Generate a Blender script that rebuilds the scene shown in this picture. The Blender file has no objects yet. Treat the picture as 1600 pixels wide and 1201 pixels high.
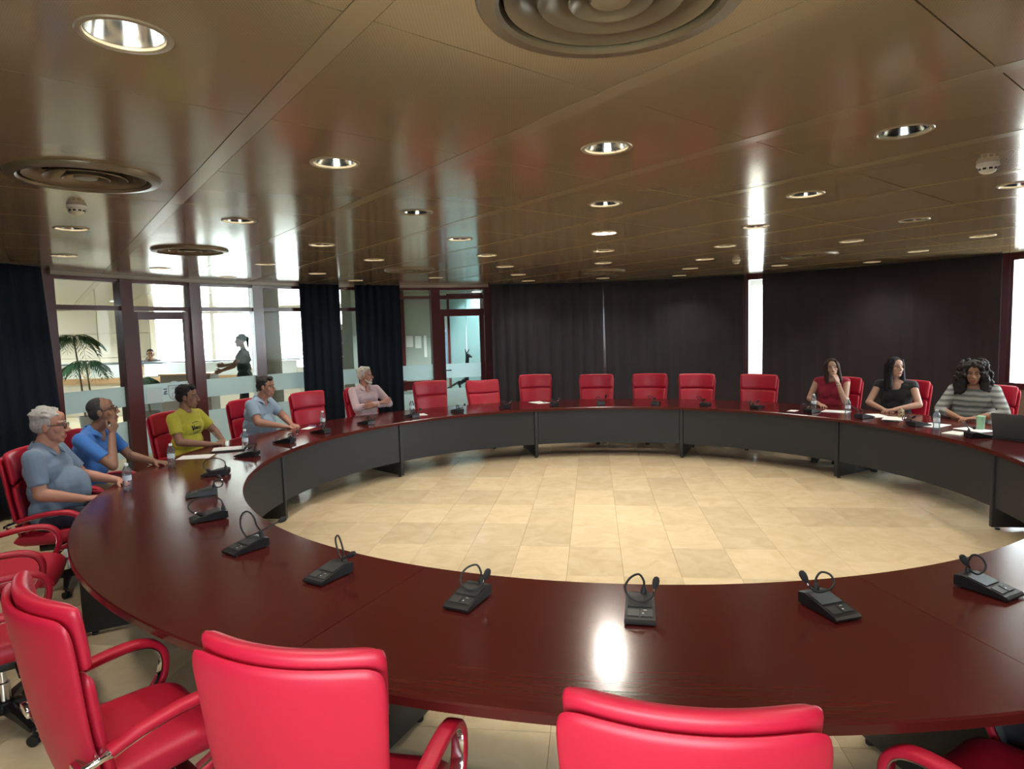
import bpy, bmesh, math, random
import numpy as np
from mathutils import Vector, Matrix, Euler
random.seed(7); rng = np.random.RandomState(5)
PI = math.pi
SC = bpy.context.scene
COL = SC.collection

# ---------------------------------------------------------------- camera
F_PX, HOR, ROLL, CAM_H = 1015.0, 512.0, 0.0271, 1.87
pitch = math.atan2(600.5 - HOR, F_PX)
fw = Vector((0, math.cos(pitch), -math.sin(pitch)))
up0 = Vector((0, math.sin(pitch), math.cos(pitch)))
rt0 = Vector((1, 0, 0))
rt = math.cos(ROLL) * rt0 - math.sin(ROLL) * up0
up = math.sin(ROLL) * rt0 + math.cos(ROLL) * up0
cam_data = bpy.data.cameras.new('camera')
cam = bpy.data.objects.new('camera', cam_data); COL.objects.link(cam)
cam.matrix_world = Matrix(((rt.x, up.x, -fw.x, 0), (rt.y, up.y, -fw.y, 0), (rt.z, up.z, -fw.z, CAM_H), (0, 0, 0, 1)))
cam_data.sensor_width = 36.0
cam_data.lens = F_PX * 36.0 / 1600.0
cam_data.clip_start = 0.05; cam_data.clip_end = 300
SC.camera = cam

# ---------------------------------------------------------------- world, exposure
SKY = 9.0
world = bpy.data.worlds.new('sky'); SC.world = world
world.use_nodes = True
bg = world.node_tree.nodes['Background']
bg.inputs[0].default_value = (0.86, 0.93, 1.0, 1)
bg.inputs[1].default_value = SKY
SC.view_settings.view_transform = 'Standard'
SC.view_settings.look = 'None'
SC.view_settings.gamma = 1.0
SC.view_settings.use_curve_mapping = False
SC.view_settings.exposure = 1.28
SC.cycles.use_denoising = True
SC.cycles.max_bounces = 9
SC.cycles.diffuse_bounces = 4
SC.cycles.glossy_bounces = 4
SC.cycles.transparent_max_bounces = 12
SC.cycles.sample_clamp_indirect = 6.0
SC.cycles.caustics_reflective = False
SC.cycles.caustics_refractive = False

def area_light(name, loc, direction, sx, sy, power=0, color=(1, 1, 1), portal=False):
    l = bpy.data.lights.new(name, 'AREA'); l.shape = 'RECTANGLE'; l.size = sx; l.size_y = sy
    l.energy = power; l.color = color
    o = bpy.data.objects.new(name, l); COL.objects.link(o)
    o.location = loc
    o.rotation_euler = Vector(direction).to_track_quat('-Z', 'Y').to_euler()
    if portal: l.cycles.is_portal = True
    return o

# ---------------------------------------------------------------- room frame
CX, CY = 0.93, 5.97                 # centre of the round room and of the ring table
def pol(a, r, z=0.0):
    a = math.radians(a)
    return Vector((CX + r * math.cos(a), CY + r * math.sin(a), z))
R_GLASS, R_CURT, H = 6.75, 6.45, 2.70
R_IN, R_OUT, TZ = 3.19, 4.21, 0.72

# ---------------------------------------------------------------- mesh helpers
class MB:
    def __init__(s): s.v = []; s.f = []
    def add(s, v, f):
        n = len(s.v); s.v += [tuple(p) for p in v]; s.f += [tuple(i + n for i in q) for q in f]; return s
    def box(s, c, d, rz=0.0, m=None):
        x, y, z = d[0] / 2, d[1] / 2, d[2] / 2
        v = [Vector((a * x, b * y, e * z)) for e in (-1, 1) for b in (-1, 1) for a in (-1, 1)]
        if rz: v = [Matrix.Rotation(rz, 3, 'Z') @ p for p in v]
        if m is not None: v = [m @ p for p in v]
        v = [p + Vector(c) for p in v]
        return s.add(v, [(0, 2, 3, 1), (4, 5, 7, 6), (0, 1, 5, 4), (2, 6, 7, 3), (0, 4, 6, 2), (1, 3, 7, 5)])
    def bbox(s, c, d, b=0.006, rz=0.0, m=None, seg=2):
        """bevelled box"""
        bm = bmesh.new(); bmesh.ops.create_cube(bm, size=1)
        bmesh.ops.scale(bm, vec=d, verts=bm.verts)
        bmesh.ops.bevel(bm, geom=list(bm.edges), offset=b, segments=seg, profile=.5, affect='EDGES')
        mm = Matrix.Rotation(rz, 3, 'Z') if m is None else m
        v = [mm @ p.co + Vector(c) for p in bm.verts]; bm.verts.index_update()
        f = [[p.index for p in q.verts] for q in bm.faces]; bm.free()
        return s.add(v, f)
    def tube(s, pts, r, n=10, closed=False, flat=None):
        """sweep a circle (or an ellipse flat=(w,h)) along points"""
        pts = [Vector(p) for p in pts]; N = len(pts)
        rr = r if isinstance(r, (list, tuple)) else [r] * N
        V = []; prev = None
        for i in range(N):
            a = pts[(i - 1) % N] if (closed or i) else pts[0]
            b = pts[(i + 1) % N] if (closed or i < N - 1) else pts[-1]
            t = (b - a).normalized()
            if prev is None:
                prev = t.cross(Vector((0, 0, 1)))
                if prev.length < .05: prev = t.cross(Vector((1, 0, 0)))
            nx = (prev - t * prev.dot(t)).normalized(); ny = t.cross(nx); prev = nx
            for k in range(n):
                q = 2 * PI * k / n
                V.append(pts[i] + nx * math.cos(q) * rr[i] + ny * math.sin(q) * rr[i])
        Fc = []
        for i in range(N if closed else N - 1):
            j = (i + 1) % N
            for k in range(n):
                l = (k + 1) % n
                Fc.append((i * n + k, i * n + l, j * n + l, j * n + k))
        if not closed:
            Fc.append(tuple(range(n - 1, -1, -1))); Fc.append(tuple((N - 1) * n + k for k in range(n)))
        return s.add(V, Fc)
    def lathe(s, prof, n=24, c=(0, 0, 0), caps=True):
        V = []; Fc = []; c = Vector(c)
        for r, z in prof:
            for k in range(n):
                q = 2 * PI * k / n; V.append(c + Vector((r * math.cos(q), r * math.sin(q), z)))
        for i in range(len(prof) - 1):
            for k in range(n):
                l = (k + 1) % n
                Fc.append((i * n + k, i * n + l, (i + 1) * n + l, (i + 1) * n + k))
        if caps:
            Fc.append(tuple(range(n - 1, -1, -1))); Fc.append(tuple((len(prof) - 1) * n + k for k in range(n)))
        return s.add(V, Fc)
    def grid(s, fn, nu, nv, flip=False):
        V = [fn(i / nu, j / nv) for j in range(nv + 1) for i in range(nu + 1)]
        Fc = []
        for j in range(nv):
            for i in range(nu):
                a = j * (nu + 1) + i; q = (a, a + 1, a + nu + 2, a + nu + 1)
                Fc.append(q[::-1] if flip else q)
        return s.add(V, Fc)
    def ell(s, c, r, n=12, m=8, rot=None):
        V = []; Fc = []; c = Vector(c)
        def T(p): 
            p = Vector(p); 
            return (rot @ p if rot is not None else p) + c
        V.append(T((0, 0, -r[2])))
        for j in range(1, m):
            t = -PI / 2 + PI * j / m
            for k in range(n):
                q = 2 * PI * k / n
                V.append(T((r[0] * math.cos(t) * math.cos(q), r[1] * math.cos(t) * math.sin(q), r[2] * math.sin(t))))
        V.append(T((0, 0, r[2])))
        for k in range(n): Fc.append((0, 1 + (k + 1) % n, 1 + k))
        for j in range(m - 2):
            for k in range(n):
                l = (k + 1) % n; a = 1 + j * n
                Fc.append((a + k, a + l, a + n + l, a + n + k))
        a = 1 + (m - 2) * n
        for k in range(n): Fc.append((a + k, a + (k + 1) % n, len(V) - 1))
        return s.add(V, Fc)
    def cone(s, p0, p1, r0, r1, flat0=False, flat1=False, n=14):
        """round cone (capsule with two radii); an end can be cut flat"""
        p0, p1 = Vector(p0), Vector(p1); t = (p1 - p0)
        L = t.length; t = t.normalized() if L > 1e-6 else Vector((0, 0, 1))
        x = t.cross(Vector((0, 0, 1)))
        if x.length < .05: x = t.cross(Vector((1, 0, 0)))
        x.normalize(); y = t.cross(x)
        prof = []
        if flat0: prof.append((r0, 0))
        else:
            for k in range(1, 5): q = PI / 2 * k / 4; prof.append((r0 * math.sin(q), -r0 * math.cos(q)))
        if flat1: prof.append((r1, L))
        else:
            for k in range(0, 4): q = PI / 2 * k / 4; prof.append((r1 * math.cos(q), L + r1 * math.sin(q)))
        V = [p0 + x * r * math.cos(2 * PI * k / n) + y * r * math.sin(2 * PI * k / n) + t * z for r, z in prof for k in range(n)]
        Fc = []
        for i in range(len(prof) - 1):
            for k in range(n):
                l = (k + 1) % n; Fc.append((i * n + k, i * n + l, (i + 1) * n + l, (i + 1) * n + k))
        Fc.append(tuple(range(n - 1, -1, -1))); Fc.append(tuple((len(prof) - 1) * n + k for k in range(n)))
        return s.add(V, Fc)
    def prism(s, poly, z0, z1):
        n = len(poly); V = [(x, y, z0) for x, y in poly] + [(x, y, z1) for x, y in poly]
        Fc = [tuple(range(n - 1, -1, -1)), tuple(range(n, 2 * n))] + [(k, (k + 1) % n, n + (k + 1) % n, n + k) for k in range(n)]
        return s.add(V, Fc)
    def xf(s, m):
        s.v = [tuple(m @ Vector(p)) for p in s.v]; return s
    def mesh(s, name, smooth=True, angle=38):
        me = bpy.data.meshes.new(name); me.from_pydata(s.v, [], s.f)
        bm = bmesh.new(); bm.from_mesh(me); bmesh.ops.recalc_face_normals(bm, faces=bm.faces)
        if smooth:
            ca = math.radians(angle)
            for e in bm.edges:
                if len(e.link_faces) == 2 and e.calc_face_angle(0) > ca: e.smooth = False
            for q in bm.faces: q.smooth = True
        bm.to_mesh(me); bm.free(); me.update()
        return me

def link(name, me, mat=None, parent=None, loc=None, rz=0.0):
    if mat is not None:
        me.materials.clear(); me.materials.append(mat)
    o = bpy.data.objects.new(name, me); COL.objects.link(o)
    if parent is not None: o.parent = parent
    if loc is not None: o.location = loc
    if rz: o.rotation_euler = (0, 0, rz)
    return o
def obj(name, mb, mat, parent=None, loc=None, rz=0.0, smooth=True, angle=38):
    return link(name, mb.mesh(name, smooth, angle), mat, parent, loc, rz)
def tag(o, label, cat, group=None):
    o['label'] = label; o['category'] = cat
    if group: o['group'] = group
    return o
def empty(name, loc=(0, 0, 0), rz=0.0, parent=None):
    o = bpy.data.objects.new(name, None); COL.objects.link(o); o.location = loc; o.rotation_euler = (0, 0, rz)
    o.empty_display_size = .1
    if parent is not None: o.parent = parent
    return o
def thing(name, label, cat, loc=(0, 0, 0), rz=0.0, group=None):
    return tag(empty(name, loc, rz), label, cat, group)
def struct(name, mb=None, mat=None, smooth=True):
    o = obj(name, mb, mat, smooth=smooth) if mb is not None else empty(name)
    o['kind'] = 'structure'; return o
def dup(o, loc=None, rz=None, label=None, parent=None):
    c = o.copy(); COL.objects.link(c)
    if parent is not None: c.parent = parent
    if loc is not None: c.location = loc
    if rz is not None: c.rotation_euler = (0, 0, rz)
    if label: c['label'] = label
    for ch in list(o.children): dup(ch, parent=c)
    return c

# ---------------------------------------------------------------- materials
MATS = {}
def mat(name, col, rough=.5, metal=0., spec=.5, coat=0., coat_r=.1, noise=None, bump=None, trans=0., emit=None, sheen=0., aniso=0., alpha=1.):
    if name in MATS: return MATS[name]
    m = bpy.data.materials.new(name); m.use_nodes = True; nt = m.node_tree; b = nt.nodes['Principled BSDF']
    b.inputs['Base Color'].default_value = (*col, 1); b.inputs['Roughness'].default_value = rough
    b.inputs['Metallic'].default_value = metal; b.inputs['Specular IOR Level'].default_value = spec
    b.inputs['Coat Weight'].default_value = coat; b.inputs['Coat Roughness'].default_value = coat_r
    b.inputs['Transmission Weight'].default_value = trans
    b.inputs['Sheen Weight'].default_value = sheen
    b.inputs['Alpha'].default_value = alpha
    if emit: b.inputs['Emission Color'].default_value = (*emit[0], 1); b.inputs['Emission Strength'].default_value = emit[1]
    tc = nt.nodes.new('ShaderNodeTexCoord')
    if noise:
        n = nt.nodes.new('ShaderNodeTexNoise'); n.inputs['Scale'].default_value = noise[0]; n.inputs['Detail'].default_value = 4
        nt.links.new(tc.outputs['Object'], n.inputs['Vector'])
        mx = nt.nodes.new('ShaderNodeMix'); mx.data_type = 'RGBA'
        mx.inputs[6].default_value = (*[c * (1 - noise[1]) for c in col], 1); mx.inputs[7].default_value = (*[min(1, c * (1 + noise[1])) for c in col], 1)
        nt.links.new(n.outputs['Fac'], mx.inputs[0]); nt.links.new(mx.outputs[2], b.inputs['Base Color'])
    if bump:
        n = nt.nodes.new('ShaderNodeTexNoise'); n.inputs['Scale'].default_value = bump[0]; n.inputs['Detail'].default_value = 3
        nt.links.new(tc.outputs['Object'], n.inputs['Vector'])
        bp = nt.nodes.new('ShaderNodeBump'); bp.inputs['Strength'].default_value = bump[1]; bp.inputs['Distance'].default_value = bump[2] if len(bump) > 2 else .004
        nt.links.new(n.outputs['Fac'], bp.inputs['Height']); nt.links.new(bp.outputs['Normal'], b.inputs['Normal'])
    MATS[name] = m; return m

def mat_glass(name, tint=(1, 1, 1), frost=0.0, frost_col=(.8, .9, .92), ior=1.45):
    """thin pane: transparent + fresnel reflection; frost adds a white translucent film"""
    if name in MATS: return MATS[name]
    m = bpy.data.materials.new(name); m.use_nodes = True; nt = m.node_tree; nt.nodes.clear()
    out = nt.nodes.new('ShaderNodeOutputMaterial'); tr = nt.nodes.new('ShaderNodeBsdfTransparent'); tr.inputs[0].default_value = (*tint, 1)
    gl = nt.nodes.new('ShaderNodeBsdfGlossy'); gl.inputs['Roughness'].default_value = .02
    fr = nt.nodes.new('ShaderNodeFresnel'); fr.inputs[0].default_value = ior
    mx = nt.nodes.new('ShaderNodeMixShader'); nt.links.new(fr.outputs[0], mx.inputs[0])
    nt.links.new(tr.outputs[0], mx.inputs[1]); nt.links.new(gl.outputs[0], mx.inputs[2]); last = mx
    if frost:
        d = nt.nodes.new('ShaderNodeBsdfDiffuse'); d.inputs[0].default_value = (*frost_col, 1)
        t = nt.nodes.new('ShaderNodeBsdfTranslucent'); t.inputs[0].default_value = (*frost_col, 1)
        a = nt.nodes.new('ShaderNodeMixShader'); a.inputs[0].default_value = .62
        nt.links.new(d.outputs[0], a.inputs[1]); nt.links.new(t.outputs[0], a.inputs[2])
        b = nt.nodes.new('ShaderNodeMixShader'); b.inputs[0].default_value = frost
        nt.links.new(mx.outputs[0], b.inputs[1]); nt.links.new(a.outputs[0], b.inputs[2]); last = b
    nt.links.new(last.outputs[0], out.inputs[0]); MATS[name] = m; return m

def mat_wood():
    m = bpy.data.materials.new('mahogany_top'); m.use_nodes = True; nt = m.node_tree; b = nt.nodes['Principled BSDF']; N = nt.nodes.new; L = nt.links.new
    g = N('ShaderNodeNewGeometry'); mp = N('ShaderNodeVectorMath'); mp.operation = 'SUBTRACT'; mp.inputs[1].default_value = (CX, CY, TZ)
    L(g.outputs['Position'], mp.inputs[0]); sx = N('ShaderNodeSeparateXYZ'); L(mp.outputs[0], sx.inputs[0])
    nz = N('ShaderNodeVectorMath'); nz.operation = 'NORMALIZE'; L(mp.outputs[0], nz.inputs[0])
    ln = N('ShaderNodeVectorMath'); ln.operation = 'LENGTH'; L(mp.outputs[0], ln.inputs[0])
    a2 = N('ShaderNodeVectorMath'); a2.operation = 'SCALE'; a2.inputs['Scale'].default_value = 7; L(nz.outputs[0], a2.inputs[0]); s2 = N('ShaderNodeSeparateXYZ'); L(a2.outputs[0], s2.inputs[0])
    r2 = N('ShaderNodeMath'); r2.operation = 'MULTIPLY'; r2.inputs[1].default_value = 60; L(ln.outputs['Value'], r2.inputs[0])
    cb = N('ShaderNodeCombineXYZ'); L(s2.outputs[0], cb.inputs[0]); L(s2.outputs[1], cb.inputs[1]); L(r2.outputs[0], cb.inputs[2])
    n = N('ShaderNodeTexNoise'); n.inputs['Scale'].default_value = 1.2; n.inputs['Detail'].default_value = 6; L(cb.outputs[0], n.inputs['Vector'])
    cr = N('ShaderNodeValToRGB'); cr.color_ramp.elements[0].position = .32; cr.color_ramp.elements[0].color = (.063, .0082, .0068, 1)
    cr.color_ramp.elements[1].position = .72; cr.color_ramp.elements[1].color = (.077, .0102, .008, 1)
    L(n.outputs['Fac'], cr.inputs[0]); L(cr.outputs[0], b.inputs['Base Color'])
    b.inputs['Roughness'].default_value = .17; b.inputs['Specular IOR Level'].default_value = .38
    return m
def mat_tile():
    m = bpy.data.materials.new('cream_marble'); m.use_nodes = True; nt = m.node_tree; b = nt.nodes['Principled BSDF']; N = nt.nodes.new; L = nt.links.new
    oi = N('ShaderNodeObjectInfo'); g = N('ShaderNodeNewGeometry')
    of = N('ShaderNodeVectorMath'); of.operation = 'SCALE'; of.inputs[0].default_value = (37, 91, 13); L(oi.outputs['Random'], of.inputs['Scale'])
    ad = N('ShaderNodeVectorMath'); ad.operation = 'ADD'; L(g.outputs['Position'], ad.inputs[0]); L(of.outputs[0], ad.inputs[1])
    n = N('ShaderNodeTexNoise'); n.inputs['Scale'].default_value = 4.5; n.inputs['Detail'].default_value = 7; n.inputs['Distortion'].default_value = 1.2; L(ad.outputs[0], n.inputs['Vector'])
    cr = N('ShaderNodeValToRGB'); cr.color_ramp.elements[0].position = .3; cr.color_ramp.elements[0].color = (.60, .475, .29, 1)
    cr.color_ramp.elements[1].position = .7; cr.color_ramp.elements[1].color = (.69, .565, .37, 1); L(n.outputs['Fac'], cr.inputs[0])
    mr = N('ShaderNodeMapRange'); mr.inputs['To Min'].default_value = .86; mr.inputs['To Max'].default_value = 1.07; L(oi.outputs['Random'], mr.inputs['Value'])
    ml = N('ShaderNodeVectorMath'); ml.operation = 'SCALE'; L(cr.outputs[0], ml.inputs[0]); L(mr.outputs[0], ml.inputs['Scale'])
    L(ml.outputs[0], b.inputs['Base Color']); b.inputs['Roughness'].default_value = .2
    return m
def mat_ceiling():
    m = bpy.data.materials.new('perforated_metal'); m.use_nodes = True; nt = m.node_tree; b = nt.nodes['Principled BSDF']; N = nt.nodes.new; L = nt.links.new
    tc = N('ShaderNodeTexCoord'); v = N('ShaderNodeTexVoronoi'); v.inputs['Scale'].default_value = 110; v.inputs['Randomness'].default_value = 0
    L(tc.outputs['Object'], v.inputs['Vector'])
    cr = N('ShaderNodeValToRGB'); cr.color_ramp.elements[0].position = .18; cr.color_ramp.elements[0].color = (.225, .168, .092, 1)
    cr.color_ramp.elements[1].position = .26; cr.color_ramp.elements[1].color = (.30, .225, .125, 1); L(v.outputs['Distance'], cr.inputs[0])
    L(cr.outputs[0], b.inputs['Base Color']); b.inputs['Roughness'].default_value = .14; b.inputs['Metallic'].default_value = .15
    n = N('ShaderNodeTexNoise'); n.inputs['Scale'].default_value = 1.6; L(tc.outputs['Object'], n.inputs['Vector'])
    bp = N('ShaderNodeBump'); bp.inputs['Strength'].default_value = .10; bp.inputs['Distance'].default_value = .02; L(n.outputs['Fac'], bp.inputs['Height']); L(bp.outputs[0], b.inputs['Normal'])
    return m
M_WOOD, M_TILE, M_CEIL = mat_wood(), mat_tile(), mat_ceiling()
M_STRIP = mat('ceiling_strip', (.30, .23, .13), .2, .15)
M_VENT = mat('vent_bronze', (.17, .13, .075), .3, .2)
M_CHAR = mat('charcoal_panel', (.017, .019, .024), .55, bump=(60, .1))
M_FRAME = mat('mahogany_frame', (.085, .013, .014), .3, coat=.3)
M_CURT = mat('navy_curtain', (.010, .0145, .023), .9, spec=.15, noise=(3, .2))
M_CURT2 = mat('brown_black_curtain', (.043, .038, .045), .9, spec=.2, noise=(3, .2))
M_LEATH = mat('red_leather', (.45, .0085, .031), .45, bump=(260, .12, .001), noise=(4, .06))
M_CHROME = mat('chrome', (.75, .75, .77), .12, 1.)
M_ALU = mat('dull_aluminium', (.55, .54, .52), .35, 1.)
M_BLACK = mat('black_plastic', (.008, .008, .0095), .38)
M_RUBBER = mat('black_rubber', (.01, .01, .011), .6)
M_GLASS = mat_glass('clear_pane', (.94, .98, .97), ior=1.14)
M_FROST = mat_glass('frosted_film', (.9, .97, .98), .93, (.78, .9, .92))
M_WHITE = mat('white_paint', (.78, .78, .76), .5)
M_PAPER = mat('paper_white', (.82, .82, .80), .8)
# ================================================================ SETTING
# ---- floor: marble tiles, laid square to each other, rotated against the view
floor = struct('floor', MB().box((-4.9, 9.4, -.035), (26.2, 24.5, .03)), mat('grout', (.52, .42, .27), .6))
TA = math.radians(-7.2); TW, TD = .425, .64
ex = Vector((math.cos(TA), math.sin(TA), 0)); ey = Vector((-math.sin(TA), math.cos(TA), 0)); TO = Vector((1.8, 5.87, 0))
def tile_mb(w, d):
    g = .0008; b = .0012
    m = MB(); x, y = w / 2 - g, d / 2 - g
    m.add([(-x, -y, -.02), (x, -y, -.02), (x, y, -.02), (-x, y, -.02), (-x, -y, -b), (x, -y, -b), (x, y, -b), (-x, y, -b),
           (-x + b, -y + b, 0), (x - b, -y + b, 0), (x - b, y - b, 0), (-x + b, y - b, 0)],
          [(0, 1, 5, 4), (1, 2, 6, 5), (2, 3, 7, 6), (3, 0, 4, 7), (4, 5, 9, 8), (5, 6, 10, 9), (6, 7, 11, 10), (7, 4, 8, 11), (8, 9, 10, 11)])
    return m
tile_me = tile_mb(TW, TD).mesh('tile', False); tile_me.materials.append(M_TILE)
cells = []
for i in range(-48, 34):
    for j in range(-18, 30):
        c = TO + ex * (i + .5) * TW + ey * (j + .5) * TD
        if -17.6 < c.x < 10.3 and -2.2 < c.y < 21: cells.append(((Vector((CX, CY, 0)) - c).length, c))
cells.sort(key=lambda q: q[0])
rest = MB()
for k, (d, c) in enumerate(cells):
    if k < 280: link('tile', tile_me, None, floor, c, TA)
    elif d < 6.9 or (c.x < 1.5 and c.y > 4):
        x, y = TW / 2 - .0012, TD / 2 - .0012
        rest.add([c + ex * a * x + ey * b * y for a, b in ((-1, -1), (1, -1), (1, 1), (-1, 1))], [(0, 1, 2, 3)])
o = obj('outer_tiles', rest, M_TILE, floor, smooth=False); o['kind'] = 'stuff'

# ---- ceiling: rows of perforated metal panels between narrow carrier strips
ceil = struct('ceiling', MB().box((-4.9, 9.4, 3.06), (26.2, 24.5, .06)), mat('dark_plenum', (.03, .027, .022), .9))
CA = math.radians(-54.2); cu = Vector((math.cos(CA), math.sin(CA), 0)); cv = Vector((-math.sin(CA), math.cos(CA), 0))
PU, PV, STRIP = .955, .985, .085
def cellc(i, j, z=H):
    v = .25 + PV * j; u = -2.12 - PU * i - .075 * (v - .25)
    return cu * u + cv * v + Vector((0, 0, z))
su = (cv - .075 * cu)                      # direction across the rows
VENTS = [(-1, 1), (2, 0), (5, 1), (6, 4), (5, 7), (2, 8)]
def panel_me(hole):
    hu, hv = PU / 2 - .0025, (PV - STRIP) / 2 - .002
    m = MB(); n = 32
    def pt(a, b, z): return cu * a + su * b + Vector((0, 0, z))
    if not hole:
        m.add([pt(-hu, -hv, .02), pt(hu, -hv, .02), pt(hu, hv, .02), pt(-hu, hv, .02), pt(-hu, -hv, 0), pt(hu, -hv, 0), pt(hu, hv, 0), pt(-hu, hv, 0)],
              [(0, 1, 2, 3), (4, 7, 6, 5), (0, 4, 5, 1), (1, 5, 6, 2), (2, 6, 7, 3), (3, 7, 4, 0)])
        return m.mesh('ceiling_panel', False)
    inn, outr = [], []
    for k in range(n):
        q = 2 * PI * (k + .5) / n; c, s = math.cos(q), math.sin(q)
        inn.append(cu * c * hole + cv * s * hole)
        sc = min(hu / abs(c), hv / abs(s)); outr.append(cu * c * sc + su * s * sc)
    for sx, sy in ((1, 1), (-1, 1), (-1, -1), (1, -1)):
        q = math.atan2(sy * hv, sx * hu) % (2 * PI); k = int(q / (2 * PI) * n)
        best = min(range(n), key=lambda k: (outr[k] - (cu * sx * hu + su * sy * hv)).length); outr[best] = cu * sx * hu + su * sy * hv
    V = inn + outr + [p + Vector((0, 0, .02)) for p in inn] + [p + Vector((0, 0, .02)) for p in outr]
    Fc = []
    for k in range(n):
        l = (k + 1) % n
        Fc += [(k, l, n + l, n + k), (n + k, n + l, 3 * n + l, 3 * n + k), (l, k, 2 * n + k, 2 * n + l)]
    return m.add(V, Fc).mesh('ceiling_panel', False)
p_plain, p_light, p_vent = panel_me(0), panel_me(.104), panel_me(.29)
for me in (p_plain, p_light, p_vent): me.materials.append(M_CEIL)
LIGHT_CELLS = []; far_panels = MB(); jr = {}
for j in range(-8, 18):
    for i in range(-12, 22):
        c = cellc(i, j); d = (c - Vector((CX, CY, H))).length
        if d < 7.35:
            even = (i + j) % 2 == 0
            if (i, j) in VENTS: me = p_vent
            elif even and d < 6.0 and c.y > -1: me = p_light; LIGHT_CELLS.append((i, j))
            else: me = p_plain
            link('ceiling_panel', me, None, ceil, c)
            jr.setdefault(j, []).append(i)
        elif -17 < c.x < 2.5 and 4 < c.y < 20.6:
            far_panels.add([tuple(Vector(v.co) + c) for v in p_plain.vertices], [tuple(f.vertices) for f in p_plain.polygons])
o = obj('lobby_panels', far_panels, M_CEIL, ceil, smooth=False); o['kind'] = 'stuff'
for j in range(-8, 17):                     # carrier strips between two rows
    b = (cellc(0, j) + cellc(0, j + 1)) / 2
    m = MB(); w = STRIP / 2 - .001; run = None; N_ = 132
    for q in range(N_ + 1):
        s0 = -21 + .25 * q; p = b + cu * s0
        ins = q < N_ and ((p - Vector((CX, CY, H))).length < 7.3 or (-17 < p.x < 2.5 and 4.5 < p.y < 20.2))
        if ins and run is None: run = s0
        if not ins and run is not None:
            V = [cu * e + su * k for e, k in ((run, -w), (s0, -w), (s0, w), (run, w))]
            m.add(V + [v + Vector((0, 0, .03)) for v in V], [(0, 3, 2, 1), (4, 5, 6, 7), (0, 1, 5, 4), (1, 2, 6, 5), (2, 3, 7, 6), (3, 0, 4, 7)]); run = None
    if not m.v: continue
    obj('carrier_strip', m, M_STRIP, ceil, b + Vector((0, 0, -.0015)), smooth=False)

# ---- glazed facade of the round room
def arc_box(a0, a1, r0, r1, z0, z1, n=1):
    m = MB()
    for k in range(n):
        p, q = a0 + (a1 - a0) * k / n, a0 + (a1 - a0) * (k + 1) / n
        V = [pol(p, r0, z0), pol(q, r0, z0), pol(q, r1, z0), pol(p, r1, z0), pol(p, r0, z1), pol(q, r0, z1), pol(q, r1, z1), pol(p, r1, z1)]
        m.add(V, [(0, 1, 2, 3), (4, 7, 6, 5), (0, 4, 5, 1), (1, 5, 6, 2), (2, 6, 7, 3), (3, 7, 4, 0)])
    return m
BND = [164.0, 155.1, 146.4, 137.8, 129.2, 120.0, 110.3, 101.6, 92.5, 82.3, 75.0, 67.5, 60.6, 52, 43.5, 35.2, 27.5]
a = 27.5
while a > -194: a -= 8.5; BND.append(a)
BND[-1] = -196.0
DG = math.degrees(1 / R_GLASS)              # one metre of arc, in degrees
PW = .085 * DG                              # half a post
wn = 0
def part_box(root, name, a0, a1, z0, z1, m=M_FRAME, r0=R_GLASS - .05, r1=R_GLASS + .05, n=1):
    return obj(name, arc_box(a0, a1, r0, r1, z0, z1, n), m, root, smooth=False)
sills = MB()
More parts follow.
